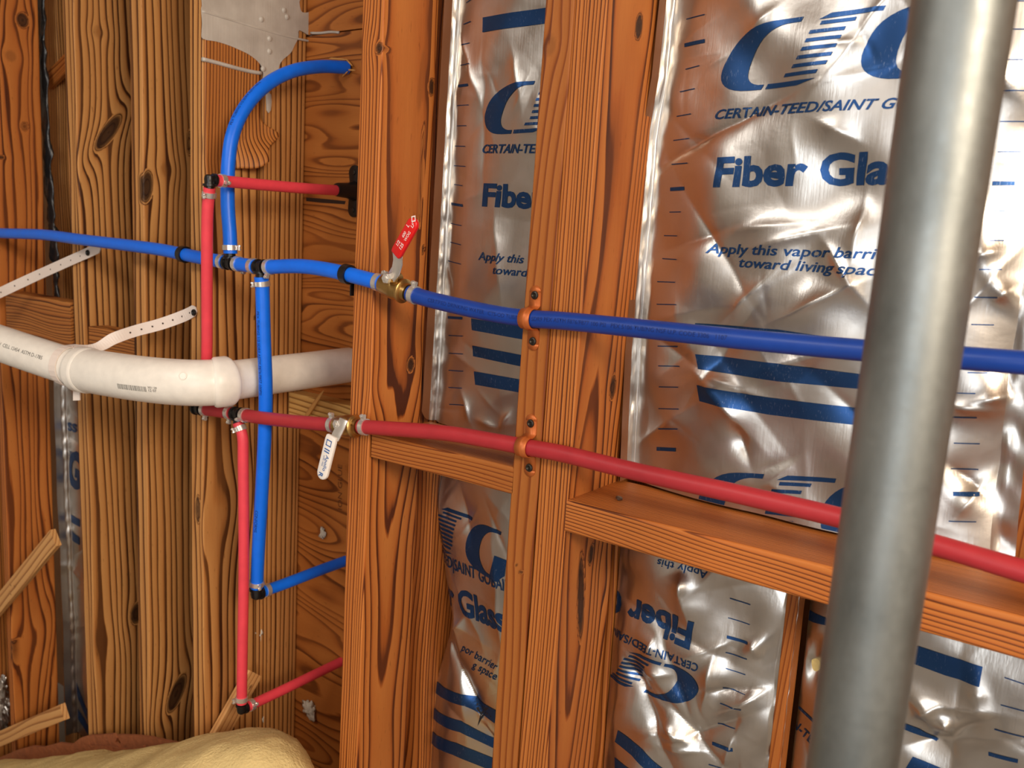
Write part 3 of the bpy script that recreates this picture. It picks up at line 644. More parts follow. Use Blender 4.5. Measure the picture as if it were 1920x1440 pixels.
for x0, x1, y, b in [(1665, 1780, 428, 0), (1645, 1760, 568, 0), (1620, 1730, 815, 0), (1555, 1660, 920, 0), (1548, 1680, 1045, 0), (1555, 1685, 1178, 0), (1550, 1690, 1312, 0), (1548, 1690, 1430, 1)]:
    ax, ay = c8(x0, y); tk.append(tick(FR, ax, ay, c8(x1, y)[0], ay+1, 8 if b else 2))
ax, ay = crop(.3646, 1220, 915)(1535, 168); tk.append(tick(FR, ax, ay, ax+51, ay+1, 2))
batt('wide foil insulation batt above the long right block, behind the steel post', FR, [
    ('ruler_marks', tk),
    ('printed_bars', [quad(FR, [(1304, 606), (1460, 618), (1620, 640), (1620, 668), (1460, 646), (1306, 634)]), quad(FR, [(1304, 664), (1460, 682), (1620, 702), (1620, 730), (1460, 715), (1310, 692)]), quad(FR, [(1308, 722), (1440, 745), (1616, 766), (1614, 798), (1440, 777), (1312, 752)])]),
    ('printed_logo', logo(FR, (1347, 176), (1603, 152), 126)+logo(FR, (1308, 992), (1535, 1022), 118)),
    ('printed_lettering', write(FR, 'CERTAIN-TEED/SAINT GOBAIN', 'CERTAIN-TEED/SAINT G', (1337, 224), (1676, 203), 19, .024, .25)),
    ('printed_title', write(FR, 'Fiber Glass', 'Fiber Gla', (1334, 349), (1666, 343), 58, .036)),
    ('printed_notice', write(FR, 'Apply this vapor barrier', 'Apply this vapor barri', (1322, 474), (1646, 486), 20, .016, .25)+write(FR, 'toward living space', 'toward living spac', (1380, 500), (1644, 517), 20, .016, .25))])

# ---- lower right batts
XS = float(stR.location.x)
FL1 = Foil(XBS+.0016, .140, XS-XBS-.004, .30, bl[2]*0+zr-.045, .018, 139, low=.0045, ncr=44, ca=.0036, fl=0, fr=.016, fpoint=.05, rightlap=True)
c9 = crop(.2916, 1150, 1020)
for a in [((440, 200), (440, 330), .012), ((440, 330), (480, 480), .009), ((660, 730), (590, 1000), .012), ((470, 730), (720, 640), .008), ((560, 960), (890, 930), -.012), ((690, 1080), (940, 960), .012), ((180, 900), (330, 1350), -.012), ((200, 820), (330, 840), .010), ((330, 1150), (450, 1260), .012), ((450, 1260), (800, 1130), -.009), ((330, 1300), (560, 1330), .008), ((880, 640), (930, 700), .008), ((250, 620), (200, 700), .008), ((80, 760), (190, 900), -.01)]:
    crease(FL1, c9(*a[0]), c9(*a[1]), a[2], .014)
tk = []
for x0, x1, y, b in [(748, 883, 345, 0), (735, 873, 470, 0), (725, 862, 585, 1), (725, 855, 695, 0), (722, 845, 797, 0), (700, 845, 920, 0), (690, 812, 1022, 0), (668, 785, 1148, 0), (637, 762, 1270, 1), (610, 690, 1413, 0)]:
    a, b_ = c9(x0, y), c9(x1, y+(x1-x0)*.32); tk.append(tick(FL1, *a, *b_, 6 if b else 1.6))
q9 = lambda pts: quad(FL1, [c9(*p) for p in pts])
batt('foil insulation batt below the long right block with its print upside down', FL1, [
    ('ruler_marks', tk),
    ('printed_bars', [q9([(32, 1198), (190, 1320), (330, 1450), (210, 1450), (120, 1360), (14, 1272)]), q9([(10, 1370), (110, 1450), (10, 1450)])]),
    ('printed_logo', logo(FL1, c9(545, 845), c9(-20, 610), 80, sh=.35)),
    ('printed_lettering', write(FL1, 'CERTAIN-TEED/SAINT', 'CERTAIN-TEED/', c9(557, 778), c9(98, 592), 17, .012, .1)),
    ('printed_title', write(FL1, 'Fiber Glass', 'Fiber', c9(530, 515), c9(108, 338), 40, .035)),
    ('printed_notice', write(FL1, 'Apply this', 'Apply', c9(603, 178), c9(415, 125), 15, .008, .1))])

FL2 = Foil(XS+.018, .168, .42, .30, zr-.045, .036, 151, low=.005, ncr=40, ca=.0034, fl=0, fr=0, fpoint=.05)
c3 = crop(.1944, 1640, 1160)
for a in [((400, 920), (560, 840), .014), ((560, 840), (1060, 900), .010), ((740, 1120), (640, 980), .012), ((760, 1130), (1060, 1010), -.012), ((740, 1140), (420, 1190), -.009), ((900, 720), (1050, 740), .005)]:
    crease(FL2, c3(*a[0]), c3(*a[1]), a[2], .016)
for a in [((1260, 700), (1250, 560), -.020), ((1250, 740), (1170, 830), -.016), ((1250, 740), (1330, 830), -.016), ((1290, 440), (1265, 690), .012)]:
    crease(FL2, c9(*a[0]), c9(*a[1]), a[2], .014)
q3 = lambda pts: quad(FL2, [c3(*p) for p in pts]); q9 = lambda pts: quad(FL2, [c9(*p) for p in pts])
tk = []
for x0, y0, x1, y1, t in [(1265, 565, 1480, 638, 2), (1215, 825, 1480, 895, 2), (1160, 1060, 1480, 1142, 2), (1112, 1288, 1400, 1362, 7)]: tk.append(tick(FL2, *c3(x0, y0), *c3(x1, y1), t))
batt('crumpled foil insulation batt in the bottom right corner, behind the foot of the post', FL2, [
    ('ruler_marks', tk),
    ('printed_bars', [q3([(330, 232), (720, 360), (1042, 465), (1000, 658), (680, 545), (300, 405)]), q3([(245, 990), (430, 1060), (612, 1158), (588, 1178), (400, 1110), (235, 1045)]), q3([(365, 1328), (640, 1440), (800, 1500), (260, 1500)]), q9([(1172, 400), (1380, 480), (1380, 525), (1165, 480)]), q9([(1118, 1003), (1300, 1140), (1300, 1160), (1115, 1018)])]),
    ('printed_lettering', write(FL2, 'AIN-TEED', 'AIN-TE', c9(1080, 1130), c9(1268, 1290), 15, .012, .2))])

# ---- slim batt between the two leftmost studs
xq = P(103, 800, .155)[0]
FS = Foil(lambda z: xq+.010*np.clip((.86-z)/.3, 0, 1)+.0016*np.sin(z*30), .182, .12, .2, P(110, 700, .165)[2]+.06, .003, 163, low=.0012, ncr=24, ca=.0016, fl=.027, fr=0, fpoint=.02)
FS.br = -1.0
for a in [((115, 760), (118, 820), .004), ((118, 900), (122, 940), .005), ((112, 1030), (125, 1080), .006), ((130, 1050), (148, 1080), .010), ((122, 1240), (135, 1270), .006), ((116, 1000), (128, 1300), .005)]: crease(FS, a[0], a[1], a[2], .010)
batt('slim foil insulation batt between the two leftmost studs, below the white pipe', FS, [
    ('printed_title', write(FS, 'ss', 'ss', (127, 806), (145, 811), 17, .03)),
    ('printed_logo', write(FS, 'G', 'G', (128, 905), (152, 918), 44, .05, .1)+write(FS, 'GOBAIN', 'GOBAIN', (123, 852), (146, 861), 8, .0)),
    ('printed_bars', [quad(FS, [(129, 962), (150, 974), (150, 988), (129, 976)]), quad(FS, [(130, 990), (150, 1008), (150, 1022), (131, 1010)]), quad(FS, [(140, 1270), (163, 1330), (163, 1350), (140, 1292)]), quad(FS, [(140, 1318), (166, 1362), (166, 1378), (140, 1338)])])])

# small crumpled scrap of foil by the leftmost stud
cs = P(2, 1318, .085); n_ = [Noise(300+i, 9, 3) for i in range(2)]; V = []; F_ = []
for i in range(25):
    for j in range(36):
        th, ph = math.pi*i/24, 2*math.pi*j/36; d = np.array([math.sin(th)*math.cos(ph), math.sin(th)*math.sin(ph), math.cos(th)]); V.append(cs+d*np.array([.022, .016, .05])*(1+.30*abs(float(n_[0](*(d*2.5))))+.22*abs(float(n_[1](*(d*6))))))
for i in range(24): F_ += [(i*36+j, (i+1)*36+j, (i+1)*36+(j+1) % 36, i*36+(j+1) % 36) for j in range(36)]
setp(mk('foil_scrap', V, F_, M['foil'], None, None, False), 'small crumpled scrap of foil glittering at the lower left edge', 'foil scrap')
# ------------------------------------------------------------------ plumbing materials
def pipe_mat(name, c, rough=.38, shade=.9):
    m, nt, bs = newmat(name); tc = nd(nt, 'ShaderNodeTexCoord').outputs['Object']
    n = noise(nt, tc, 60, 4); nt.links.new(mixc(nt, n, tuple(x*.86 for x in c[:3])+(1,), tuple(min(1, x*1.1) for x in c[:3])+(1,)), bs.inputs['Base Color'])
    nt.links.new(mth(nt, 'ADD', rough-.06, mth(nt, 'MULTIPLY', n, .14)), bs.inputs['Roughness']); bs.inputs['Specular IOR Level'].default_value = .45
    bs.inputs['Subsurface Weight'].default_value = 0
    return m
M['blue'] = pipe_mat('blue_pex', srgb(8, 112, 245)); M['red'] = pipe_mat('red_pex', srgb(234, 70, 84), .46); M['blue_shade'] = pipe_mat('shaded_blue_pex', srgb(20, 64, 156)); M['red_shade'] = pipe_mat('shaded_red_pex', srgb(178, 46, 54), .46)  # darker pex copies: shade on some runs is put into the colour
M['bluetext'] = plain('blue_pipe_print', srgb(10, 40, 110), .5); M['redtext'] = plain('red_pipe_print', srgb(120, 20, 28), .5)
M['black'] = plain('black_plastic', srgb(22, 20, 20), .35); M['steel'] = plain('stainless_steel', srgb(226, 222, 216), .26, .72, bump=(80, .1, .001))
M['brass'] = plain('brass', srgb(196, 160, 100), .36, 1, bump=(200, .15, .001), var=30); M['copper'] = plain('copper_strap', srgb(206, 112, 54), .48, .35, var=30)
M['pvc'] = pipe_mat('white_pvc', srgb(244, 238, 228), .34); M['pvctext'] = plain('grey_print', srgb(92, 90, 88), .6)
M['gripred'] = plain('red_vinyl', srgb(222, 28, 28), .36); M['gripwhite'] = plain('white_vinyl', srgb(240, 232, 224), .38)
M['whitetext'] = plain('white_print', srgb(245, 225, 220), .5); M['bluelabel'] = plain('blue_print', srgb(70, 110, 170), .5)
M['dark'] = plain('dark_screw', srgb(66, 60, 54), .4, .8)

def tubetext(path, r, txt, s0, ang, cap, mat, name, parent, bold=0, flip=False, wref=None, n=None):
    "print lettering along a tube; ang = angle (rad) round the tube measured from its front"
    v, f = textmesh(txt, bold); out = []
    sg = -1 if flip else 1
    for x, y in v:
        p, t, a, b = path.at(np.clip(s0+sg*x*cap, 0, path.L)); an = ang-sg*(y*cap)/r
        out.append(p+(a*math.cos(an)+b*math.sin(an))*(r+.0003))
    return mk(name, out, f, mat, parent)
def pipe(name, pts, r, mat, label, group=None, n=14, cat='pipe'):
    path = Path(pts, n); v, f = path.tube(r)
    root = empty(name, path.p[0], label, cat, group)
    mk('tube', v, f, mat, root, auto=50)
    return root, path
def cinch(path, s, r, parent, ear_ang, w=.0075):
    "pinch clamp: a steel band with its crimped ear"
    v, f = path.tube(r+.0016, s-w/2, s+w/2, 24, inner=r-.0002, step=.004)
    band = mk('clamp_band', v, f, M['steel'], parent, auto=40)
    p, t, a, b = path.at(s); d = a*math.cos(ear_ang)+b*math.sin(ear_ang); q = np.cross(t, d)
    e = MB(); c = p+d*(r+.0012)
    e.box(c+d*.0018, t*w*.42, q*.0022, d*.0022)
    e.lathe(c+d*.0042-t*w*.5, t, [(0, .0026), (w*.28, .0028), (w*.34, .0012), (w*.66, .0012), (w*.72, .0028), (w, .0026)], 12)
    e.build('clamp_ear', M['steel'], band)
    return band
def sub(path, s0, s1, k=12): return np.array([path.at(q)[0] for q in np.linspace(s0, s1, k)])

YB = -.012           # centre plane of the long runs where they cross the stud fronts
RB = .0102; RR = .0098; RV = .0104; RRV = .0084
# ------------------------------------------------------------------ blue line
bt1, bt2 = P(432, 493, -.004), P(490, 501, -.006)     # the two tees
_q = P(-60, 432, .03); blue_l = [_q+(_q-P(80, 440, .022))/np.linalg.norm(_q-P(80, 440, .022))*.8, _q, P(0, 437, .028), (P(80, 440, .022)), P(150, 449, .016), P(240, 460, .008), P(300, 468, .004), P(345, 477, 0), P(385, 485, -.003)]
dl = bt1-np.array(blue_l[-1]); dl /= np.linalg.norm(dl); blue_l.append(bt1-dl*.013)
rt_bl, ph_bl = pipe('water_pipe', blue_l, RB, M['blue'], 'blue pipe running in from the left edge of the photo to the first blue tee')
d12 = bt2-bt1; L12 = np.linalg.norm(d12); d12 /= L12
rt_bs, ph_bs = pipe('water_pipe', [bt1+d12*.013, (bt1+bt2)/2, bt2-d12*.013], RB, M['blue'], 'short blue pipe stub between the two blue tees')
V0, V1 = P(716, 531, -.013), P(768, 550, -.013)       # ends of the red-handled valve
bm_pts = [P(560, 499, -.008), P(610, 505, -.011), P(655, 515, -.0125), V0]
d2 = np.array(bm_pts[0])-bt2; d2 /= np.linalg.norm(d2)
rt_bm, ph_bm = pipe('water_pipe', [bt2+d2*.013]+bm_pts, RB, M['blue'], 'blue pipe from the second blue tee to the red-handled valve')
br_pts = [V1, P(800, 560, -.013), P(850, 572, -.013), P(920, 587, -.0125), P(987, 597, -.0112), P(1060, 602, -.0112), P(1200, 616, -.0112), P(1400, 637, -.0112), P(1620, 657, -.0112), P(1850, 675, -.0112), P(1960, 683, -.0112)]
br_pts.append(br_pts[-1]+(br_pts[-1]-br_pts[-3])/np.linalg.norm(br_pts[-1]-br_pts[-3])*.75)
rt_br, ph_br = pipe('water_pipe', br_pts, RB, M['blue_shade'], 'long dark blue pipe from the red-handled valve to the right edge of the photo')
tubetext(ph_br, RB, 'CERTIFIED DRINKING WATER   CTS-OD TUBING 3/4 SDR9 PEX ASTM F876/F877 100 PSI   PEX 5106 TUBING NSF U.P. CODE 3306   1107', .04, .12, .0048, M['bluetext'], 'lettering', rt_br)
# arched pipe, riser, stubs
ar = [bt1+np.array([0, 0, .014]), P(431, 440, -.004), P(427, 380, -.003), P(428, 310, .0), P(437, 250, .01), P(462, 198, .035), P(502, 157, .075), P(550, 133, .125), P(600, 125, .178), P(640, 126, .212), P(652, 127, YP-.003)]
rt_ba, ph_ba = pipe('water_pipe', ar, RV, M['blue'], 'bright blue pipe arching up from the first tee and over into the plywood', n=16)
tubetext(ph_ba, RV, 'PEX TUBING 1/2 SDR9 ASTM F876', ph_ba.L*.42, .5, .0042, M['bluetext'], 'lettering', rt_ba)
el_b = P(481, 1113, .03)
rs = [bt2+np.array([0, 0, -.014]), P(492, 545, -.004), P(495, 640, .0), P(498, 720, .004), P(497, 800, .009), P(491, 920, .017), P(485, 1020, .024), el_b+np.array([0, 0, .011])]
rt_br2, ph_br2 = pipe('water_pipe', rs, RV, M['blue'], 'long blue pipe hanging from the second blue tee in front of the white drain')
tubetext(ph_br2, RV, 'PEX TUBING 1/2 SDR9 ASTM F876/F877 100PSI', .05, .1, .0046, M['bluetext'], 'lettering', rt_br2)
tubetext(ph_br2, RV, 'CONFORMS', ph_br2.L*.72, .0, .0052, M['bluetext'], 'lettering', rt_br2)
sb = [el_b+np.array([0, .011, 0]), el_b+np.array([0, .06, 0]), el_b+np.array([.0, .13, .002]), np.array([el_b[0], YP-.0006, el_b[2]+.003])]
rt_bst, ph_bst = pipe('water_pipe', sb, RV*.9, M['blue'], 'blue pipe stub from the lower blue elbow into the plywood')

def fitting(name, c, arms, r, label, cat, group=None):
    "black barbed fitting: arms = list of (direction, length)"
    root = empty(name, c, label, cat, group); b = MB()
    for d, L in arms:
        d = np.asarray(d, float); d /= np.linalg.norm(d)
        b.lathe(c-d*.002, d, [(0, r*.86), (.0075, r*.86), (.0078, r*1.12), (.0112, r*1.12), (.0114, r*.74), (L, r*.72)], 20)
    b.lathe(c-np.array([0, 0, r*.86]), (0, 0, 1), [(0, r*.5), (r*.25, r*.8), (r*.86, r*.92), (r*1.5, r*.8), (r*1.72, r*.5)], 20)
    b.build('body', M['black'], root)
    return root
Zup, Zdn, Yin = np.array([0, 0, 1.0]), np.array([0, 0, -1.0]), np.array([0, 1.0, 0])
def arms_ok(c, path, s): p = path.at(s)[0]; return p-c
t1 = fitting('tee_fitting', bt1, [(-dl, .024), (d12, .024), (Zup, .024)], RB, 'black tee joining the arched blue pipe to the main line', 'pipe fitting')
t2 = fitting('tee_fitting', bt2, [(-d12, .024), (d2, .024), (Zdn, .024)], RB, 'black tee joining the long blue riser below to the main line', 'pipe fitting')
e1 = fitting('elbow_fitting', el_b, [(Zup, .022), (Yin, .022)], RV, 'black elbow at the foot of the long blue pipe', 'pipe fitting')
cinch(ph_bl, ph_bl.L-.006, RB, rt_bl, 1.0+math.pi/2*1.2); cinch(ph_bs, .006, RB, rt_bs, 2.2); cinch(ph_bs, ph_bs.L-.006, RB, rt_bs, 2.7); cinch(ph_bm, .006, RB, rt_bm, -2.0+math.pi)
cinch(ph_ba, .009, RV, rt_ba, 1.9); cinch(ph_br2, .010, RV, rt_br2, .15); cinch(ph_br2, ph_br2.L-.008, RV, rt_br2, -1.2); cinch(ph_bst, .009, RV*.9, rt_bst, 2.4)
cinch(ph_bm, ph_bm.L-.006, RB, rt_bm, -2.2); cinch(ph_br, .008, RB, rt_br, -1.35)

# ------------------------------------------------------------------ red line
yr1 = .004
rt1 = P(373, 766, .0); rt2 = P(446, 776, -.002)
d = rt2-rt1; dr = d/np.linalg.norm(d)
rt_rs, ph_rs = pipe('water_pipe', [rt1+dr*.013, (rt1+rt2)/2, rt2-dr*.013], RR, M['red_shade'], 'short red pipe stub under the white elbow, between the two red tees')
W0, W1 = P(630, 797, -.0125), P(676, 800, -.0125)
rl_pts = [P(480, 782, -.004), P(520, 787, -.007), P(580, 793, -.010), W0]
d3 = np.array(rl_pts[0])-rt2; d3 /= np.linalg.norm(d3)
rt_rm, ph_rm = pipe('water_pipe', [rt2+d3*.013]+rl_pts, RR, M['red_shade'], 'red pipe from the red tee to the white-handled valve, crossing the blue riser')
rr_pts = [W1, P(720, 803, -.0122), P(790, 808, -.0118), P(850, 814, -.0115), P(920, 826, -.0112), P(985, 838, -.011), P(1060, 852, -.011), P(1200, 886, -.011), P(1400, 930, -.011), P(1580, 972, -.011), P(1740, 1018, -.011), P(1940, 1077, -.011), P(1990, 1093, -.011)]
rr_pts.append(rr_pts[-1]+(rr_pts[-1]-rr_pts[-3])/np.linalg.norm(rr_pts[-1]-rr_pts[-3])*.75)
rt_rr, ph_rr = pipe('water_pipe', rr_pts, RR, M['red_shade'], 'long red pipe from the white-handled valve down to the right edge of the photo')
el_ru = P(393, 337, -.058); el_rl = P(453, 1330, .006)
rv = [el_ru+np.array([0, 0, -.011]), P(389, 400, -.055), P(388, 480, -.048), P(388, 560, -.038), P(388, 650, -.026), P(385, 700, -.018), rt1+np.array([0, 0, .014])]
rt_rv, ph_rv = pipe('water_pipe', rv, RRV, M['red'], 'red pipe rising behind the white elbow to the upper black elbow')
ru = [el_ru+np.array([0, .011, 0]), el_ru+np.array([0, .08, 0]), el_ru+np.array([0, .18, .001]), np.array([el_ru[0]+.001, YP-.0006, el_ru[2]+.004])]
rt_ru, ph_ru = pipe('water_pipe', ru, RRV, M['red'], 'red pipe stub from the upper elbow back into the plywood through a black flange')
ht = [rt2+np.array([0, 0, -.014]), P(455, 820, 0), P(456, 870, .001), P(457, 960, .003), P(457, 1080, .005), P(455, 1200, .006), el_rl+np.array([0, 0, .011])]
rt_rh, ph_rh = pipe('water_pipe', ht, RRV, M['red'], 'long red pipe hanging from the red tee to the lowest elbow')
rb = [el_rl+np.array([0, .011, 0]), el_rl+np.array([0, .08, 0]), el_rl+np.array([.0, .15, .001]), np.array([el_rl[0], YP-.0006, el_rl[2]+.002])]
rt_rb, ph_rb = pipe('water_pipe', rb, RRV, M['red'], 'red pipe stub from the lowest elbow back into the plywood')
fitting('tee_fitting', rt1, [(-dr, .014), (dr, .024), (Zup, .024)], RR, 'black tee half hidden under the white drain elbow', 'pipe fitting')
fitting('tee_fitting', rt2, [(-dr, .024), (d3, .024), (Zdn, .024)], RR, 'black tee with the long red pipe hanging from it', 'pipe fitting')
fitting('elbow_fitting', el_ru, [(Zdn, .022), (Yin, .022)], RRV, 'black elbow at the top of the red pipe behind the blue arch', 'pipe fitting')
fitting('elbow_fitting', el_rl, [(Zup, .022), (Yin, .022)], RRV, 'black elbow at the foot of the long red pipe, lowest fitting', 'pipe fitting')
cinch(ph_rs, .006, RR, rt_rs, 1.35); cinch(ph_rs, ph_rs.L-.007, RR, rt_rs, 1.35); cinch(ph_rm, .006, RR, rt_rm, .35); cinch(ph_rv, .010, RRV, rt_rv, -.5); cinch(ph_ru, .010, RRV, rt_ru, .2)
cinch(ph_rh, .010, RRV, rt_rh, .0); cinch(ph_rh, ph_rh.L-.008, RRV, rt_rh, .2); cinch(ph_rb, .008, RRV, rt_rb, -.4); cinch(ph_rm, ph_rm.L-.006, RR, rt_rm, -1.4); cinch(ph_rr, .008, RR, rt_rr, -1.4)

# ------------------------------------------------------------------ ball valves
def valve(name, A, B, label, stem_px, neck_px, grip_px, half_px, gmat, tilt_front):
    ax = B-A; L = np.linalg.norm(ax); ax = ax/L; root = empty(name, (A+B)/2, label, 'valve')
    MB().lathe(A, ax, [(0, .0072), (.002, .0072), (.002, .0125), (.006, .0135), (L*.30, .0140), (L*.45, .0152), (L*.58, .0150), (L*.66, .0135), (L*.72, .0136), (L*.74, .0158), (L*.80, .0160), (L*.82, .0150), (L*.84, .0118), (L*.96, .0112), (L*.96, .0072), (L, .0072)], 28).build('body', M['brass'], root)
    c = A+ax*L*.40; yf = c[1]-.0175
    S = P(*stem_px, yf-.002)
    MB().lathe(S+np.array([0, .020, 0]), (0, -1, 0), [(0, .0072), (.010, .0072), (.0105, .0056), (.016, .0054), (.020, .0054)], 18).build('stem', M['brass'], root)
    # lever: a bent steel strap in front of the valve
    th = .0022
    def strap(pts, w, y0s, thick, mb):
        "ribbon through picture points (px,py) with half widths w (m) at planes y0s"
        C = [P(px, py, y) for (px, py), y in zip(pts, y0s)]; Lf = []; Rt = []
        for i, q in enumerate(C):
            t = C[min(i+1, len(C)-1)]-C[max(i-1, 0)]; t /= np.linalg.norm(t); n = np.cross(t, [0, -1, 0]); n /= np.linalg.norm(n); Lf.append(q+n*w[i]); Rt.append(q-n*w[i])
        v = []; f = []; dy = np.array([0, thick, 0])
        for a, b in zip(Lf, Rt): v += [a, b, b+dy, a+dy]
        for i in range(len(C)-1):
            for k in range(4): j = (k+1) % 4; f.append((i*4+k, i*4+j, i*4+4+j, i*4+4+k))
        f += [(3, 2, 1, 0), tuple((len(C)-1)*4+k for k in range(4))]; mb.add(v, f)
    lv = MB(); m = len(neck_px); yy = [yf-.003]+[yf-.003-.012*(i/(m-1)) for i in range(1, m)]
    strap(neck_px, [.0075]+[.0078]*(m-2)+[.0078], yy, th, lv)
    lever = lv.build('lever', M['steel'], root, auto=30, bevel=.0004)
    nut = MB().lathe(S+np.array([0, -.0005, 0]), (0, -1, 0), [(0, .0068), (.0048, .0068), (.0056, .0058), (.0056, .0034), (.0075, .0032), (.0078, .0022)], 6).build('nut', M['steel'], root, auto=25)
    y1 = yy[-1]-.0012; g = MB(); C = [P(px, py, y1-.004*(i/(len(grip_px)-1))) for i, (px, py) in enumerate(grip_px)]
    a, b = C[0], C[-1]; t = (b-a); Lg = np.linalg.norm(t); t /= Lg; n = np.cross(t, [0, -1, 0]); n /= np.linalg.norm(n); up = np.cross(n, t)
    hw = half_px; pts = []
    for k in range(13):
        an = math.pi/2-math.pi*k/12; pts.append((Lg-hw+hw*math.cos(an), hw*.98*math.sin(an)))
    pts = [(0, -hw*.93), (Lg*.1, -hw)][::-1][:0]+pts+[(Lg*.1, -hw), (0, -hw*.86), (0, hw*.86), (Lg*.1, hw)]
    th2 = .0058
    grip = g.prism([a+t*x+n*y-up*th2*.35 for x, y in pts], up*th2).build('grip', gmat, root, bevel=.0016, auto=50)
    # which side of the grip faces the camera
    face = up*(th2*.65+.0004) if (up@(CAM-a)) > 0 else -up*(th2*.35+.0004)
    return root, grip, a, t, n, Lg, face
def griptext(grip, a, t, n, face, txt, x0, y0, cap, mat, along=True, bold=0, name='lettering', shear=0, flip=1):
    v, f = textmesh(txt, bold, shear); 
    out = [a+t*(x0+flip*x*cap)+n*(y0-flip*(-y)*cap if False else y0+flip*y*cap)+face for x, y in v]
    return out, f
def addtext(grip, items, mat, name='lettering'):
    V = []; F = []
    for out, f in items: k = len(V); V += out; F += [tuple(i+k for i in q) for q in f]
    return mk(name, V, F, mat, grip)
rootv, grip, a, t, n, Lg, face = valve('ball_valve', V0, V1, 'brass ball valve on the blue line with a raised red handle', (728, 522), [(733, 520), (741, 508), (745, 492), (744, 472)], [(743, 478), (781, 411)], .0088, M['gripred'], 1)
sgn = 1 if np.cross(t, n)@(CAM-a) > 0 else -1
def gt(txt, x0, y0, cap, bold=0, shear=0): v, f = textmesh(txt, bold, shear); return [a+t*(x0+x*cap)+n*sgn*(y0+y*cap)+face for x, y in v], f
addtext(grip, [gt('1/2', .012, .001, .0046, .02), gt('125', .012, -.0055, .0046, .02), gt('600', .027, .0, .0040, .015), gt('WOG', .026, -.0056, .0040, .015), gt('L', .042, .0012, .005, .02), gt('LF', .046, -.0046, .0045, .02)], M['whitetext'])
dm = []; cc = a+t*.056+n*sgn*.001+face
for s_ in (1,):
    o_ = [cc+t*.0052, cc+n*.0046, cc-t*.0052, cc-n*.0046]; i_ = [cc+t*.003, cc+n*.0026, cc-t*.003, cc-n*.0026]
    mk('diamond_mark', o_+i_, [(0, 1, 5, 4), (1, 2, 6, 5), (2, 3, 7, 6), (3, 0, 4, 7)], M['whitetext'], grip)
rootv, grip, a, t, n, Lg, face = valve('ball_valve', W0, W1, 'brass ball valve on the red line with a white handle hanging down', (635, 795), [(644, 786), (638, 800), (632, 812), (626, 824)], [(624, 817), (604, 898)], .0098, M['gripwhite'], 1)
sgn = 1 if np.cross(t, n)@(CAM-a) > 0 else -1
addtext(grip, [gt('Apollo', .43*Lg, .0005, .0062, .01), gt('LEAD FREE', .46*Lg, -.0035, .0024)], M['bluelabel'])
sq = []
def qd(x0, x1, y0, y1): return [a+t*x+n*sgn*y+face for x, y in ((x0, y0), (x1, y0), (x1, y1), (x0, y1))], [(0, 1, 2, 3)]
addtext(grip, [qd(.006, .0075, -.005, .005), qd(.006, .015, .0036, .005), qd(.006, .015, -.005, -.0036), qd(.0135, .015, -.005, .005), qd(.019, .0208, -.005, .005), qd(.0225, .0243, -.005, .005), ], M['bluelabel'], 'emblem'); addtext(grip, [gt('R', .84*Lg, -.004, .0075, .03)], M['bluelabel'], 'letter_mark')

# ------------------------------------------------------------------ copper straps with two screws each
def strap(path, px, py, r, label, lean):
    s = path.near(P(px, py, -.011)); p, t, a_, b_ = path.at(s); root = empty('pipe_strap', (p[0], 0, p[2]), label, 'pipe strap', 'copper straps on the planed stud')
    w = .0078; prof = []; ro = r+.0014; yb = -p[1]        # profile in (z, y) round the pipe
    prof.append((.030, yb)); prof.append((ro+.003, yb)); prof.append((ro+.0005, yb-.003))
    for k in range(13): an = math.radians(62-124*0)+0; 
    for k in range(15):
        an = lerp(math.radians(-20), math.radians(200), k/14); prof.append((ro*math.cos(an), -ro*math.sin(an)))
    prof.append((-ro-.0005, yb-.003)); prof.append((-ro-.003, yb)); prof.append((-.030, yb))
    tx = np.array([1, 0, t[2]/t[0]]); tx /= np.linalg.norm(tx); uz = np.array([-tx[2], 0, tx[0]])
    v = []; f = []
    pr2 = [(z, y, w) for z, y in prof]
    for i, (z, y, w_) in enumerate(pr2):
        for sx in (-1, 1): v.append(p+tx*w_*sx+uz*z+np.array([0, y-.0006, 0]))
    for i in range(len(pr2)-1): f.append((i*2, i*2+1, i*2+3, i*2+2))
    for sg, i in ((1, 0), (-1, len(pr2)-1)):     # rounded tab ends
        k = len(v); c = p+uz*sg*.030+np.array([0, yb-.0006, 0])
        for q in range(9): an = math.pi*q/8; v.append(c+tx*w*math.cos(an)*(-1 if True else 1)+uz*sg*w*math.sin(an))
        f.append(tuple(k+q for q in range(9)))
    o = mk('band', v, f, M['copper'], root, auto=40); md = o.modifiers.new('thick', 'SOLIDIFY'); md.thickness = .0011; md.offset = 0
    # raised rib round the bend
    v = []; f = []
    for i in range(13):
        an = lerp(math.radians(0), math.radians(180), i/12)
        for sx, rr in ((-.0024, ro+.0004), (0, ro+.0019), (.0024, ro+.0004)): v.append(p+tx*sx+uz*rr*math.cos(an)+np.array([0, -rr*math.sin(an), 0]))
    for i in range(12):
        for k in range(2): f.append((i*3+k, i*3+k+1, i*3+4+k, i*3+3+k))
    mk('rib', v, f, M['copper'], root)
    for sg in (1, -1):
        c = p+uz*sg*.0268; c = np.array([c[0], -.0014, c[2]])
        MB().lathe(c, (0, -1, 0), [(-.004, .002), (0, .002), (.0002, .0050), (.0014, .0046), (.0020, .0030), (.0012, .0020), (.0006, .0016)], 16).build('screw', M['dark'], root)
strap(ph_br, 992, 598, RB, 'copper strap with two screws holding the blue pipe to the planed stud', 0)
strap(ph_rr, 985, 838, RR, 'copper strap with two screws holding the red pipe to the planed stud', 0)

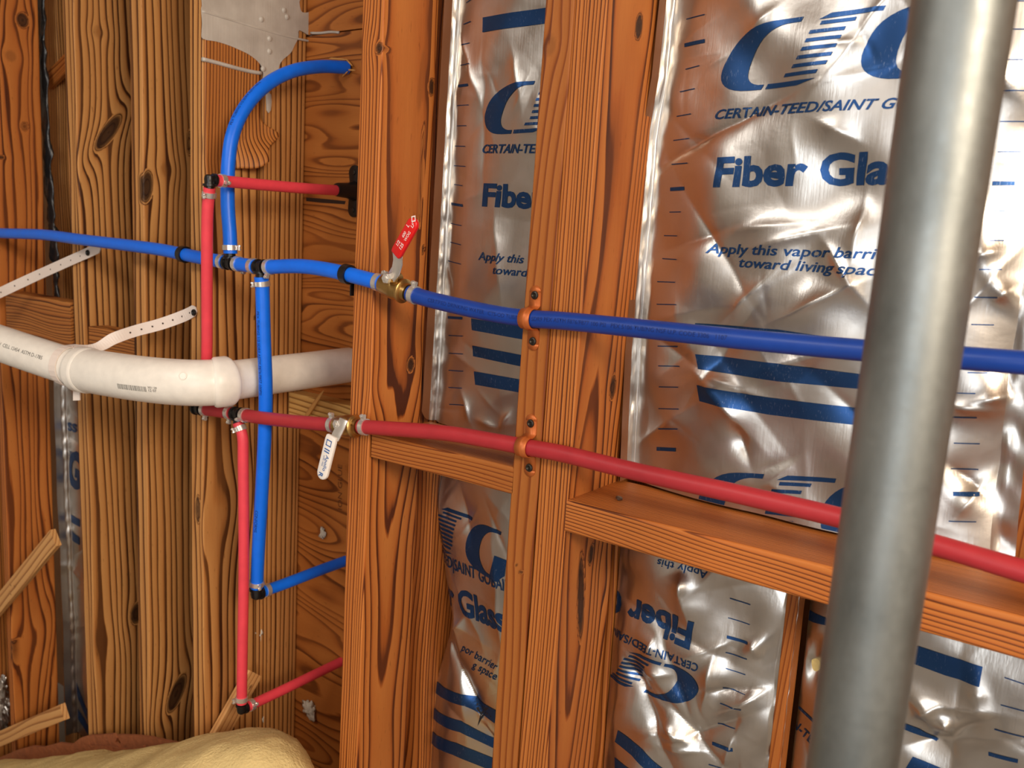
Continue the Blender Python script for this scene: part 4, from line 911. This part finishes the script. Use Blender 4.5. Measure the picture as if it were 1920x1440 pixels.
# ------------------------------------------------------------------ black pipe hangers
def hanger(path, px, py, Y, r, label, stud_x, stud_y):
    s = path.near(P(px, py, Y)); p, t, a_, b_ = path.at(s); root = empty('pipe_hanger', p, label, 'pipe hanger', 'black pipe hangers on stud edges')
    v, f = path.tube(r+.0030, s-.0055, s+.0055, 26, inner=r+.0003, step=.005); mk('ring', v, f, M['black'], root, auto=40)
    b = MB(); b.box((stud_x-.0012, stud_y+.008, p[2]-.010), (.0013, 0, 0), (0, .008, 0), (0, 0, .020)); b.box((stud_x-.004, (p[1]+stud_y)/2+.006, p[2]), (.004, 0, 0), (0, abs(stud_y-p[1])/2+.002, 0), (0, 0, .006))
    b.build('nail_plate', M['black'], root, bevel=.0006)
A0 = P(657, 515, 0); hanger(ph_bm, 653, 514, -.0125, RB, 'black hanger holding the blue pipe at the corner of the red-handled valve stud', A0[0]-.0004, .002)
A0 = P(357, 480, YC); hanger(ph_bl, 345, 477, 0, RB, 'black hanger holding the blue pipe left of the upper red riser', A0[0]-.0004, YC+.002)
# black drop flange on the plywood
c = P(654, 359, YP); c = np.array([el_ru[0]+.001, YP, el_ru[2]+.004]); fl = empty('pipe_flange', c, 'black two-eared flange where the upper red stub enters the plywood', 'pipe flange')
b = MB()
pts = []
for sg in (1, -1):
    for k in range(13):
        an = math.pi*k/12; pts.append((sg*math.cos(an)*.013, sg*(.030+math.sin(an)*.013)))
    pts.append((-sg*.010, sg*.012))
b.prism([c+np.array([x, -.0045, z]) for x, z in pts], (0, .0042, 0)); b.build('plate', M['black'], fl, bevel=.001)
MB().lathe(c+np.array([0, -.044, 0]), (0, 1, 0), [(0, RRV+.0012), (.004, RRV+.003), (.026, RRV+.0042), (.040, RRV+.0085)], 22).build('collar', M['black'], fl)
for sg in (1, -1): MB().lathe(c+np.array([0, -.0044, sg*.031]), (0, -1, 0), [(0, .0045), (.0016, .004), (.0022, .0022)], 14).build('screw', M['dark'], fl)

# ------------------------------------------------------------------ white drain
RW = .0302
pe = [np.array([P(655, 684, YP)[0], YP-.0006, P(655, 684, YP)[2]])]
cx = pe[0][0]; eb = np.array([cx, -.022, pe[0][2]-.004])
Lp = [P(150, 692, -.115), P(60, 664, -.135), P(-80, 616, -.165)]
p_in = eb; p_out = np.array(Lp[0])
corner = np.array([cx, -.098, pe[0][2]-.008])
arc = [(1-q)**2*p_in+2*q*(1-q)*corner+q*q*p_out for q in np.linspace(0, 1, 15)]
dr_ = empty('drain_pipe', pe[0], 'white plastic drain pipe with a wide elbow, coming from the left into the plywood', 'drain pipe')
pr = Path([pe[0], lerp(pe[0], eb, .5), eb, arc[2]], 8); v, f = pr.tube(RW); mk('pipe_section', v, f, M['pvc'], dr_, auto=50)
pa = Path(arc, 4); v, f = pa.tube(RW+.0045, n=40, step=.004); elb = mk('elbow', v, f, M['pvc'], dr_, auto=50)
_d = np.array(Lp[2])-np.array(Lp[1]); Lp.append(np.array(Lp[2])+_d/np.linalg.norm(_d)*.5)
pl = Path([arc[-3]]+Lp, 8); v, f = pl.tube(RW, n=32); lp = mk('pipe_section', v, f, M['pvc'], dr_, auto=50)
def hub(path, s0, s1, r, name):
    v, f = path.tube(r, s0, s1, 40, step=.003, bulge=lambda k: 1.0-.05*(abs(2*k-1)**14)); return mk(name, v, f, M['pvc'], elb, auto=50)
hub(pa, -.0+.0, .024, RW+.0082, 'hub'); 
hub(pa, .024, .028, RW+.0060, 'hub_rim'); hub(pa, pa.L-.026, pa.L-.001, RW+.0066, 'hub'); 
p_, t_, a_, b_ = pa.at(pa.L*.19)
an = .5; dd = a_*math.cos(an)+b_*math.sin(an)
MB().lathe(p_+dd*(RW+.0035), dd, [(0, .0062), (.0018, .0062), (.0022, .0050), (.0017, .0044)], 20).build('mould_mark', M['pvc'], elb)
def tq(path, r, x0, x1, y0, y1, n=1):
    out = []
    for (q, y) in ((x0, y0), (x1, y0), (x1, y1), (x0, y1)):
        p, t, a, b = path.at(q); an = y/r; out.append(p+(a*math.cos(an)+b*math.sin(an))*(r+.0004))
    return out, [(0, 1, 2, 3)]
its = []; g = np.random.default_rng(4); s = pa.L*.54; y0 = -.010
for k in range(26):
    w_ = g.choice([.0006, .0011, .0016]); its.append(tq(pa, RW+.0045, s, s-w_*.7, y0, y0+.008)); s -= w_+g.choice([.0006, .001])
for k, (tx, cap, dy) in enumerate((('12 07', .0042, .0), ('303 130', .0032, .005))):
    v, f = textmesh(tx); o_ = []
    for x, y in v:
        p, t, a, b = pa.at(np.clip(s-.002-x*cap, 0, pa.L)); an = (y0+.001+dy+y*cap)/(RW+.0045); o_.append(p+(a*math.cos(an)+b*math.sin(an))*(RW+.0049))
    its.append((o_, f))
addtext(elb, its, M['pvctext'], 'bar_code')
o = tubetext(pl, RW, 'PVC-1120 SCH 40 PR 280 PSI @ 73F  DWV  CELL 12454  ASTM D-1785', pl.near(Lp[2])-.01, .26, .0062, M['pvctext'], 'lettering', lp, flip=True)
hubt = []
for tx, q0, y0 in (('2 IN', .003, -.010), ('PVC DWV', .012, -.016)):
    v, f = textmesh(tx, .02); o_ = []
    for x, y in v:
        p, t, a, b = pa.at(q0+y*.006); an = (y0+x*.006)/(RW+.0072); o_.append(p+(a*math.cos(an)+b*math.sin(an))*(RW+.0080))
    hubt.append((o_, f))
addtext(elb, hubt, M['pvc'], 'raised_lettering')
# ------------------------------------------------------------------ steel post in the foreground
zp = .56; vv = ray(1806, 0); Yt = (CAM+vv*zp/FPX)[1]; vm = ray(1712, 650); pm = CAM+vm*.56/FPX
At, Ab = P(1806, 0, pm[1]), P(1596, 1440, pm[1]); dpo = (At-Ab)/np.linalg.norm(At-Ab)
rp = .5*172*.56/FPX
def galv_mat():
    m, nt, bs = newmat('galvanised_steel'); tc = nd(nt, 'ShaderNodeTexCoord').outputs['Object']; bs.inputs['Metallic'].default_value = .85
    n = noise(nt, vscale(nt, tc, (30, 30, 12)), 1, 4); n2 = noise(nt, tc, 140, 3)
    nt.links.new(ramp(nt, n, [(.3, srgb(122, 127, 126)), (.7, srgb(154, 158, 156))]), bs.inputs['Base Color'])
    nt.links.new(mth(nt, 'ADD', .40, mth(nt, 'MULTIPLY', n2, .16)), bs.inputs['Roughness'])
    bp = nd(nt, 'ShaderNodeBump'); bp.inputs['Strength'].default_value = .08; bp.inputs['Distance'].default_value = .001; nt.links.new(n2, bp.inputs['Height']); nt.links.new(bp.outputs[0], bs.inputs['Normal'])
    return m
M['galv'] = galv_mat()
b0 = Ab-dpo*(Ab[2]/dpo[2]); t0 = Ab+dpo*((2.468-Ab[2])/dpo[2])
post = empty('steel_post', (b0[0], b0[1], 0), 'grey galvanised steel post standing in the foreground at the right', 'post')
Lp_ = np.linalg.norm(t0-b0)
MB().lathe(b0+dpo*.006, dpo, [(0, rp)]+[(Lp_*k/20, rp) for k in range(1, 20)]+[(Lp_-.012, rp)], 64).build('tube', M['galv'], post)
for nm, q in (('base_plate', b0+np.array([0, 0, .004])), ('top_plate', t0-np.array([0, 0, .004]))):
    MB().box(q, (.06, 0, 0), (0, .06, 0), (0, 0, .004)).build(nm, M['galv'], post, bevel=.001)

# ------------------------------------------------------------------ white perforated hanger straps
def ribbon(C, Wd, hw, th):
    v = []; f = []; m = len(C)
    T = np.gradient(np.array(C), axis=0); T /= np.linalg.norm(T, axis=1)[:, None]
    N = []
    for i in range(m):
        w = np.asarray(Wd[i], float); w = w-T[i]*(w@T[i]); w /= np.linalg.norm(w); n = np.cross(T[i], w); N.append((w, n)); h = hw if np.isscalar(hw) else hw[i]
        v += [C[i]-w*h-n*th/2, C[i]+w*h-n*th/2, C[i]+w*h+n*th/2, C[i]-w*h+n*th/2]
    for i in range(m-1):
        for k in range(4): j = (k+1) % 4; f.append((i*4+k, i*4+j, i*4+4+j, i*4+4+k))
    f += [(3, 2, 1, 0), tuple((m-1)*4+k for k in range(4))]
    return v, f, N
M['strapw'] = plain('white_nylon', srgb(236, 222, 212), .42); M['hole'] = plain('hole_shadow', srgb(70, 50, 40), .9)
def hstrap(label, C, Wd, hw, holes, screw, axis_face):
    root = empty('hanger_strap', C[0], label, 'hanger strap'); v, f, N = ribbon(C, Wd, hw, .0018); n0 = len(f)
    S = np.concatenate([[0], np.cumsum(np.linalg.norm(np.diff(np.array(C), axis=0), axis=1))]); Cn = np.array(C)
    for q in holes:
        q = q*S[-1]; c = np.array([np.interp(q, S, Cn[:, i]) for i in range(3)]); i = min(int(np.searchsorted(S, q)), len(C)-1); w, n = N[i]; t = np.cross(w, n)
        n = n if n@(CAM-c) > 0 else -n; k = len(v)
        for a in range(10): an = 2*math.pi*a/10; v.append(c+n*.0011+(w*math.cos(an)+t*math.sin(an))*.0016)
        f.append(tuple(k+a for a in range(10)))
    o = mk('band', v, f, M['strapw'], root, smooth=False); o.data.materials.append(M['hole'])
    for i, p in enumerate(o.data.polygons):
        if i >= n0: p.material_index = 1
    w, n = N[0]; c, d = screw; 
    MB().lathe(c, d, [(-.004, .002), (.0004, .0056), (.0024, .0050), (.0030, .0034), (.0022, .0026), (.0014, .0020)], 16).build('screw', M['black'], root)
    return root
C1 = catmull([P(188, 463, YL-.003), P(165, 474, YL-.004), P(120, 494, YL-.006), P(60, 521, YL-.02), P(0, 549, -.0), P(-60, 577, -.03)], 10)
w1 = [np.array([.25, 0, 1.0])]*len(C1); hw1 = [.0035, .007]+[.0098]*(len(C1)-2)
hstrap('white perforated strap slanting down to the left edge from the second stud', list(C1), w1, hw1, np.linspace(.0, .95, 12)[2:]*1.0, (P(165, 474, YL-.0055), (0, -1, 0)), None)
# the second strap: screwed to the stud, then round the drain pipe
sP = pl.near(P(128, 686, -.12))
wrap = []; wd = []
for k in range(15):
    an = lerp(math.radians(98), math.radians(-112), k/14); p, t, a, b = pl.at(sP+.006-.010*k/14)
    sg = 1 if b[2] > 0 else -1
    wrap.append(p+(a*math.cos(an)+sg*b*math.sin(an))*(RW+.0016)); wd.append(t)
E0 = P(368, 580, YC-.002); E1 = P(345, 592, YC-.004)
free = catmull([E0, E1, P(300, 608, -.004), P(255, 620, -.03), P(215, 634, -.06), P(180, 652, -.085), wrap[0]], 8)
wfree = [lerp(np.array([.2, 0, 1.0]), wd[0]*(1 if wd[0][2] > 0 else -1)+np.array([0, 0, .1]), sstep(.45, 1.0, k/(len(free)-1))) for k in range(len(free))]
sgn_ = 1 if wfree[-1]@wd[0] > 0 else -1
tail = [wrap[-1]+np.array([.004, -.004, -.010]), wrap[-1]+np.array([.007, -.006, -.026])]
C2 = list(free[:-1])+wrap+tail; W2 = wfree[:-1]+[w*sgn_ for w in wd]+[wd[-1]*sgn_]*2
hw2 = [.004, .0075]+[.0095]*(len(free)-3)+[.0075]*(len(C2)-len(free)+1)
hstrap('white perforated strap looped round the drain pipe and screwed to a stud edge', C2, W2, hw2[:len(C2)], [.05, .10, .15, .2, .25, .3, .35], (P(364, 586, YC-.0040), (0, -1, 0)), None)

# ------------------------------------------------------------------ grey sealant smeared on the studs at the top
def grey_mat():
    m, nt, bs = newmat('grey_sealant'); tc = nd(nt, 'ShaderNodeTexCoord').outputs['Object']
    n = noise(nt, tc, 22, 4); nt.links.new(ramp(nt, n, [(.3, srgb(178, 170, 160)), (.7, srgb(204, 198, 188))]), bs.inputs['Base Color']); bs.inputs['Roughness'].default_value = .42
    w = noise(nt, vscale(nt, tc, (10, 520, 10)), 1, 2); bp = nd(nt, 'ShaderNodeBump'); bp.inputs['Strength'].default_value = .35; bp.inputs['Distance'].default_value = .001
    nt.links.new(mth(nt, 'ADD', w, n), bp.inputs['Height']); nt.links.new(bp.outputs[0], bs.inputs['Normal']); return m
M['sealant'] = grey_mat()
cS = crop(340/1920, 360, 0)
def onX(pts, x, th): return [PX(px, py, x) for px, py in pts], (th, 0, 0)
sl = empty('sealant_smear', PX(480, 60, XCS), 'grey sealant smeared over the top of the stud left of the arched pipe', 'sealant')
def smooth_poly(pts, n=5):
    q = catmull([(*p, 0) for p in pts+[pts[0]]], n)[:-1]; return [(a[0], a[1]) for a in q]
mb = MB(); mb.prism(*onX(smooth_poly([cS(*p) for p in [(100, -200), (98, -40), (104, 60), (96, 95), (106, 240), (102, 330), (112, 412), (250, 440), (380, 480), (500, 530), (600, 580), (690, 650), (740, 720), (750, 800), (745, 850), (800, 850), (860, 800), (910, 760), (920, 690), (960, 630), (1040, 560), (1080, 480), (1120, 400), (1130, 320), (1250, 380), (1262, 300), (1255, 180), (1250, 130), (1160, 130), (1130, 20), (1125, -200)]], 3), XCS+.0004, .0016))
mb.build('smear', M['sealant'], sl, auto=30)
MB().prism(*onX([cS(*p) for p in [(780, 990), (800, 975), (832, 1000), (838, 1080), (828, 1170), (806, 1200), (786, 1170), (782, 1080)]], XCS+.0004, .002)).build('drip', M['sealant'], sl, bevel=.0006)
def bead(pts, r, name):
    pa_ = Path([PX(*cS(*p), XCS+.0012) for p in pts], 6); v, f = pa_.tube(r, n=10); return mk(name, v, f, M['sealant'], sl)
bead([(108, 625), (300, 675), (500, 730), (640, 762), (730, 775)], .0032, 'bead'); bead([(105, 120), (400, 210), (700, 300), (1000, 385), (1262, 440)], .0019, 'bead'); bead([(1258, -60), (1266, 80), (1262, 200), (1270, 320), (1262, 410)], .0022, 'bead')
for x_, y_ in ((820, 545), (820, 410), (735, 205), (975, 110), (1005, 180), (755, 730)):
    q = PX(*cS(x_, y_), XCS+.0016); MB().lathe(q-np.array([.001, 0, 0]), (1, 0, -.2), [(0, .0048), (.0022, .0046), (.0036, .003), (.0040, .001)], 14).build('drop', M['sealant'], sl)
pa_ = Path([P(583, 62, YP-.001), P(600, 62, YP-.001), P(620, 60, YP-.001), P(636, 61, YP-.001)], 6); v, f = pa_.tube(.0022, n=8); o = mk('sealant_string', v, f, M['sealant']); setp(o, 'thin pale string of sealant along the plywood seam near the top', 'sealant')

# ------------------------------------------------------------------ veneer splitting off the stud face
nu, nv = 28, 60; V = []; RG = []; WC = []
nzv = Noise(77, 8, 2)
for j in range(nv+1):
    for i in range(nu+1):
        a, b = i/nu, j/nv; yb = lerp(338, 300, a**1.5)+6*math.sin(a*9); py = lerp(40, yb, b); xr = 488+28*math.exp(-((py-252)/16)**2)-8*sstep(262, 300, py)
        px = lerp(384, xr, a); lift = .030*sstep(.62, 1, b)**1.5*sstep(.45, 1, a)+.004*sstep(.85, 1, b)
        q = PX(px, py, XCS+.0012); V.append(q+np.array([lift, 0, 0])); yy = q[1]-YC
        RG.append((math.hypot(yy+.2, .12+.004*nzv(yy*20, q[2]*3)))/.0056+.5*nzv(yy*8, q[2]*2)); WC.append((q[0], yy, q[2]))
F_ = [(j*(nu+1)+i, j*(nu+1)+i+1, (j+1)*(nu+1)+i+1, (j+1)*(nu+1)+i) for j in range(nv) for i in range(nu)]
vn = mk('peeling_veneer', V, F_, M['pine_b'], None, None, True, {'ring': RG, 'knot': [0]*len(V), 'wc': np.array(WC)})
md = vn.modifiers.new('thick', 'SOLIDIFY'); md.thickness = .0016; md.offset = 1
setp(vn, 'thin sheet of wood splitting off the stud, torn lower edge curling out behind the arch', 'wood veneer')

# ------------------------------------------------------------------ lath pieces
def lath(label, A, B, nrm, w, th, seed, knots=()):
    A, B = np.asarray(A), np.asarray(B); ez = B-A; L = np.linalg.norm(ez); ez /= L; ey = np.asarray(nrm, float); ey = ey-ez*(ey@ez); ey /= np.linalg.norm(ey); ex = np.cross(ey, ez)
    o = board('lath', M['lath'], A-ex*w/2, ez, ex, ey, w, th, L, label, 'lath', ctr=(-.1, -.25), pitch=.006, seed=seed, rs=.003, rz=.003, edge=.0012, knots=knots)
    return o
lath('slanting strip of lath with nail holes at the left edge, higher of two', P(-70, 1213, .028), P(99, 1009, .028), (0, 1, 0), .038, .012, 91, [('f', .022, .36, .0025, .0025, 0, 1, .9), ('f', .012, .345, .0025, .0025, 0, 1, .9), ('f', .026, .33, .0025, .0025, 0, 1, .9)])
lath('slanting strip of lath with dark round stains at the left edge, lower of two', P(-70, 1415, .024), P(116, 1336, .024), (0, 1, 0), .034, .012, 95, [('f', .016, .118, .007, .009, 0, 1, .5), ('f', .018, .17, .005, .006, 0, 1, .4), ('f', .014, .20, .007, .009, 0, 1, .4)])
lath('short strip of lath leaning behind the lowest red elbow', PX(398, 1410, XCS+.022), PX(480, 1263, XCS+.022), (-1, 0, 0), .036, .012, 97, [('f', .022, .12, .0025, .004, 0, 1, .9)])
# ------------------------------------------------------------------ black membrane strip in the gap at the top left
C3 = [P(*p, .165) for p in [(72, -30), (76, 60), (78, 130), (83, 230), (88, 320), (94, 400), (98, 450), (102, 510), (106, 566)]]; C3 = list(catmull(C3, 10)); g = Noise(9, 8, 1); nn = len(C3)
v = []; f = []; hwid = [.016+.004*math.sin(i*.9)-.009*(i/nn > .82) for i in range(nn)]
for i, c in enumerate(C3):
    for k in range(7): u_ = k/6*2-1; v.append(c+np.array([u_*hwid[i], .003*float(g(np.array([i*.35+k*.9])))+.004*u_*u_, .002*float(g(np.array([i*.5+k]))) ]))
for i in range(nn-1):
    for k in range(6): f.append((i*7+k, i*7+k+1, (i+1)*7+k+1, (i+1)*7+k))
M['membrane'] = plain('black_membrane', srgb(34, 33, 34), .28, spec=.6, bump=(60, .5, .003))
o = mk('membrane_strip', v, f, M['membrane']); md = o.modifiers.new('thick', 'SOLIDIFY'); md.thickness = .002
setp(o, 'wrinkled black membrane strip in the gap beside the leftmost stud', 'membrane')


A_, B_ = P(84, 138, .185), P(132, 88, .185); e_ = (B_-A_)/np.linalg.norm(B_-A_)
board('brace', M['pine_smooth'], A_, e_, np.cross([0, 1.0, 0], e_), (0, 1, 0), .036, .012, .11, 'short dark diagonal brace crossing the gap near the top left', 'brace', seed=101)
# ------------------------------------------------------------------ bundle of fibreglass at the bottom left
top = [(-80, 1440), (0, 1434), (60, 1427), (130, 1421), (200, 1416), (260, 1408), (310, 1397), (345, 1387), (380, 1380), (415, 1378), (450, 1382), (480, 1391), (505, 1412), (530, 1440), (548, 1475), (556, 1530)]
TP = [P(*p, -.10) for p in top]; xs = np.array([q[0] for q in TP]); zt = np.array([q[2] for q in TP])
nb = Noise(55, 12, 3); nx_, na = 110, 48; V = []; F_ = []
for i in range(nx_+1):
    x = lerp(xs[0], xs[-1], i/nx_); z1 = float(np.interp(x, xs, zt))-.012; wy = .125*(1-.55*sstep(.82, 1, i/nx_))
    for j in range(na+1):
        a = -.35+(math.pi+.7)*j/na; y = -.085-wy*math.cos(a); z = z1-.085*(1-math.sin(max(0, min(math.pi, a))))
        if a < 0: z = z1-.085-(-a)/.35*(z1-.085); y = -.085-wy
        if a > math.pi: z = z1-.085-(a-math.pi)/.35*(z1-.085); y = -.085+wy
        z = max(z, .001); k = .004*nb(x*9, y*9, z*9)+.0012*nb(x*35, y*35, z*35)+.0009*nb(x*120, y*120, z*120)
        V.append((x, y-k*math.cos(a)*.8, max(.001, z+k*max(0, math.sin(a))*.9)))
for i in range(nx_): F_ += [(i*(na+1)+j, (i+1)*(na+1)+j, (i+1)*(na+1)+j+1, i*(na+1)+j+1) for j in range(na)]
F_ += [tuple(range(na+1)), tuple(nx_*(na+1)+j for j in range(na, -1, -1))]
M['wool'] = plain('cream_fiberglass', srgb(226, 200, 140), .95, spec=.1, bump=(240, .7, .003), var=14)
bun = empty('insulation_bundle', (V[0][0]+.3, -.1, 0), 'cream fibreglass bundle with torn brown paper at the bottom left corner', 'insulation'); mk('wool', V, F_, M['wool'], bun)
M['kraft'] = plain('torn_kraft_paper', srgb(158, 92, 54), .85, bump=(90, .8, .004), var=60)
for pts, y, th in (([(-20, 1440), (0, 1420), (30, 1407), (60, 1399), (80, 1401), (110, 1393), (135, 1396), (150, 1384), (166, 1379), (190, 1378), (212, 1376), (219, 1384), (216, 1392), (226, 1404), (180, 1440)], .03, .006), ([(222, 1403), (226, 1393), (219, 1378), (250, 1379), (280, 1382), (306, 1388), (336, 1394), (300, 1408), (260, 1425), (225, 1425)], .034, .006), ([(140, 1412), (170, 1398), (205, 1400), (240, 1405), (268, 1398), (272, 1404), (240, 1425), (150, 1430)], .024, .004)):
    q = [P(*p, y) for p in pts]; m_ = MB().prism(q, (0, th, 0)); m_.build('torn_paper', M['kraft'], bun, smooth=False)
# ------------------------------------------------------------------ tufts, splinters, sticks
def blob(name, c, r, label, seed, mat, cat, sx=(1, .5, 1)):
    n = Noise(seed, 10, 3); V = []; F_ = []; a, b = 16, 22
    for i in range(a+1):
        for j in range(b):
            th, ph = math.pi*i/a, 2*math.pi*j/b; d = np.array([math.sin(th)*math.cos(ph), math.sin(th)*math.sin(ph), math.cos(th)]); V.append(np.asarray(c)+d*r*np.array(sx)*(1+.33*float(n(*(d*2.2)))+.14*float(n(*(d*6)))))
    for i in range(a): F_ += [(i*b+j, (i+1)*b+j, (i+1)*b+(j+1) % b, i*b+(j+1) % b) for j in range(b)]
    o = mk(name, V, F_, mat); return setp(o, label, cat)
M['tuft'] = plain('white_fluff', srgb(214, 204, 186), .95, spec=.1, bump=(300, .8, .004))
blob('insulation_tuft', P(605, 1000, YP-.004), .010, 'small white tuft stuck to the plywood above the blue stub', 3, M['tuft'], 'tuft', (.7, .4, 1)); blob('insulation_tuft', P(580, 1331, YP-.005), .017, 'larger white tuft stuck to the plywood below the red stub', 5, M['tuft'], 'tuft', (.9, .35, .9))
for (px, py, r_, lb) in ((487, 1185, .012, 'tuft of wool in the gap beside the red pipe, upper of two'), (491, 1345, .010, 'tuft of wool in the gap beside the lowest elbow, lower of two')): blob('insulation_tuft', PX(px, py, XCS-.006), r_, lb, int(px), M['tuft'], 'tuft', (.5, .5, 1.6))
def stick(name, A, B, r, label, mat, group=None):
    A, B = np.asarray(A), np.asarray(B); L = np.linalg.norm(B-A); o = MB().lathe(A, B-A, [(0, r*.3), (L*.15, r), (L*.8, r*.8), (L, r*.15)], 5).build(name, mat, smooth=False); o.data.attributes.new('ring', 'FLOAT', 'POINT'); return setp(o, label, 'splinter', group)
M['stick'] = plain('splinter_wood', srgb(214, 158, 88), .7)
cH = crop(340/1920, 360, 0)
for a, b in (((1455, 618), (1640, 632)), ((1630, 625), (1700, 700)), ((1600, 735), (1730, 745)), ((1590, 810), (1650, 755))):
    stick('wood_splinter', P(*cH(*a), YP-.004), P(*cH(*b), YP-.012), .0016, 'pale wood splinter at the hole of the arched blue pipe', M['stick'], 'splinters round the arched pipe hole')
stick('wood_stick', P(572, 784, YP-.034), P(607, 732, YP-.040), .0045, 'thin wooden stick leaning on the pale block under the drain', M['stick'])
# faint stamp on the lower plywood
M['stamp'] = plain('faint_stamp_ink', srgb(104, 56, 20), .8)
v, f = textmesh('ION GLUE', 0); A, B = P(641, 958, YP-.0008), P(641, 872, YP-.0008); L = np.linalg.norm(B-A); w_ = xmax('ION GLUE', 0, 0)
d_ = (B-A)/L; n_ = np.array([-1, 0, 0]); sc_ = L/w_
o = mk('stamped_lettering', [A+d_*x*sc_+n_*y*sc_*.8 for x, y in v], f, M['stamp']); setp(o, 'faint dark lettering stamped upright on the lower plywood panel', 'stamp')
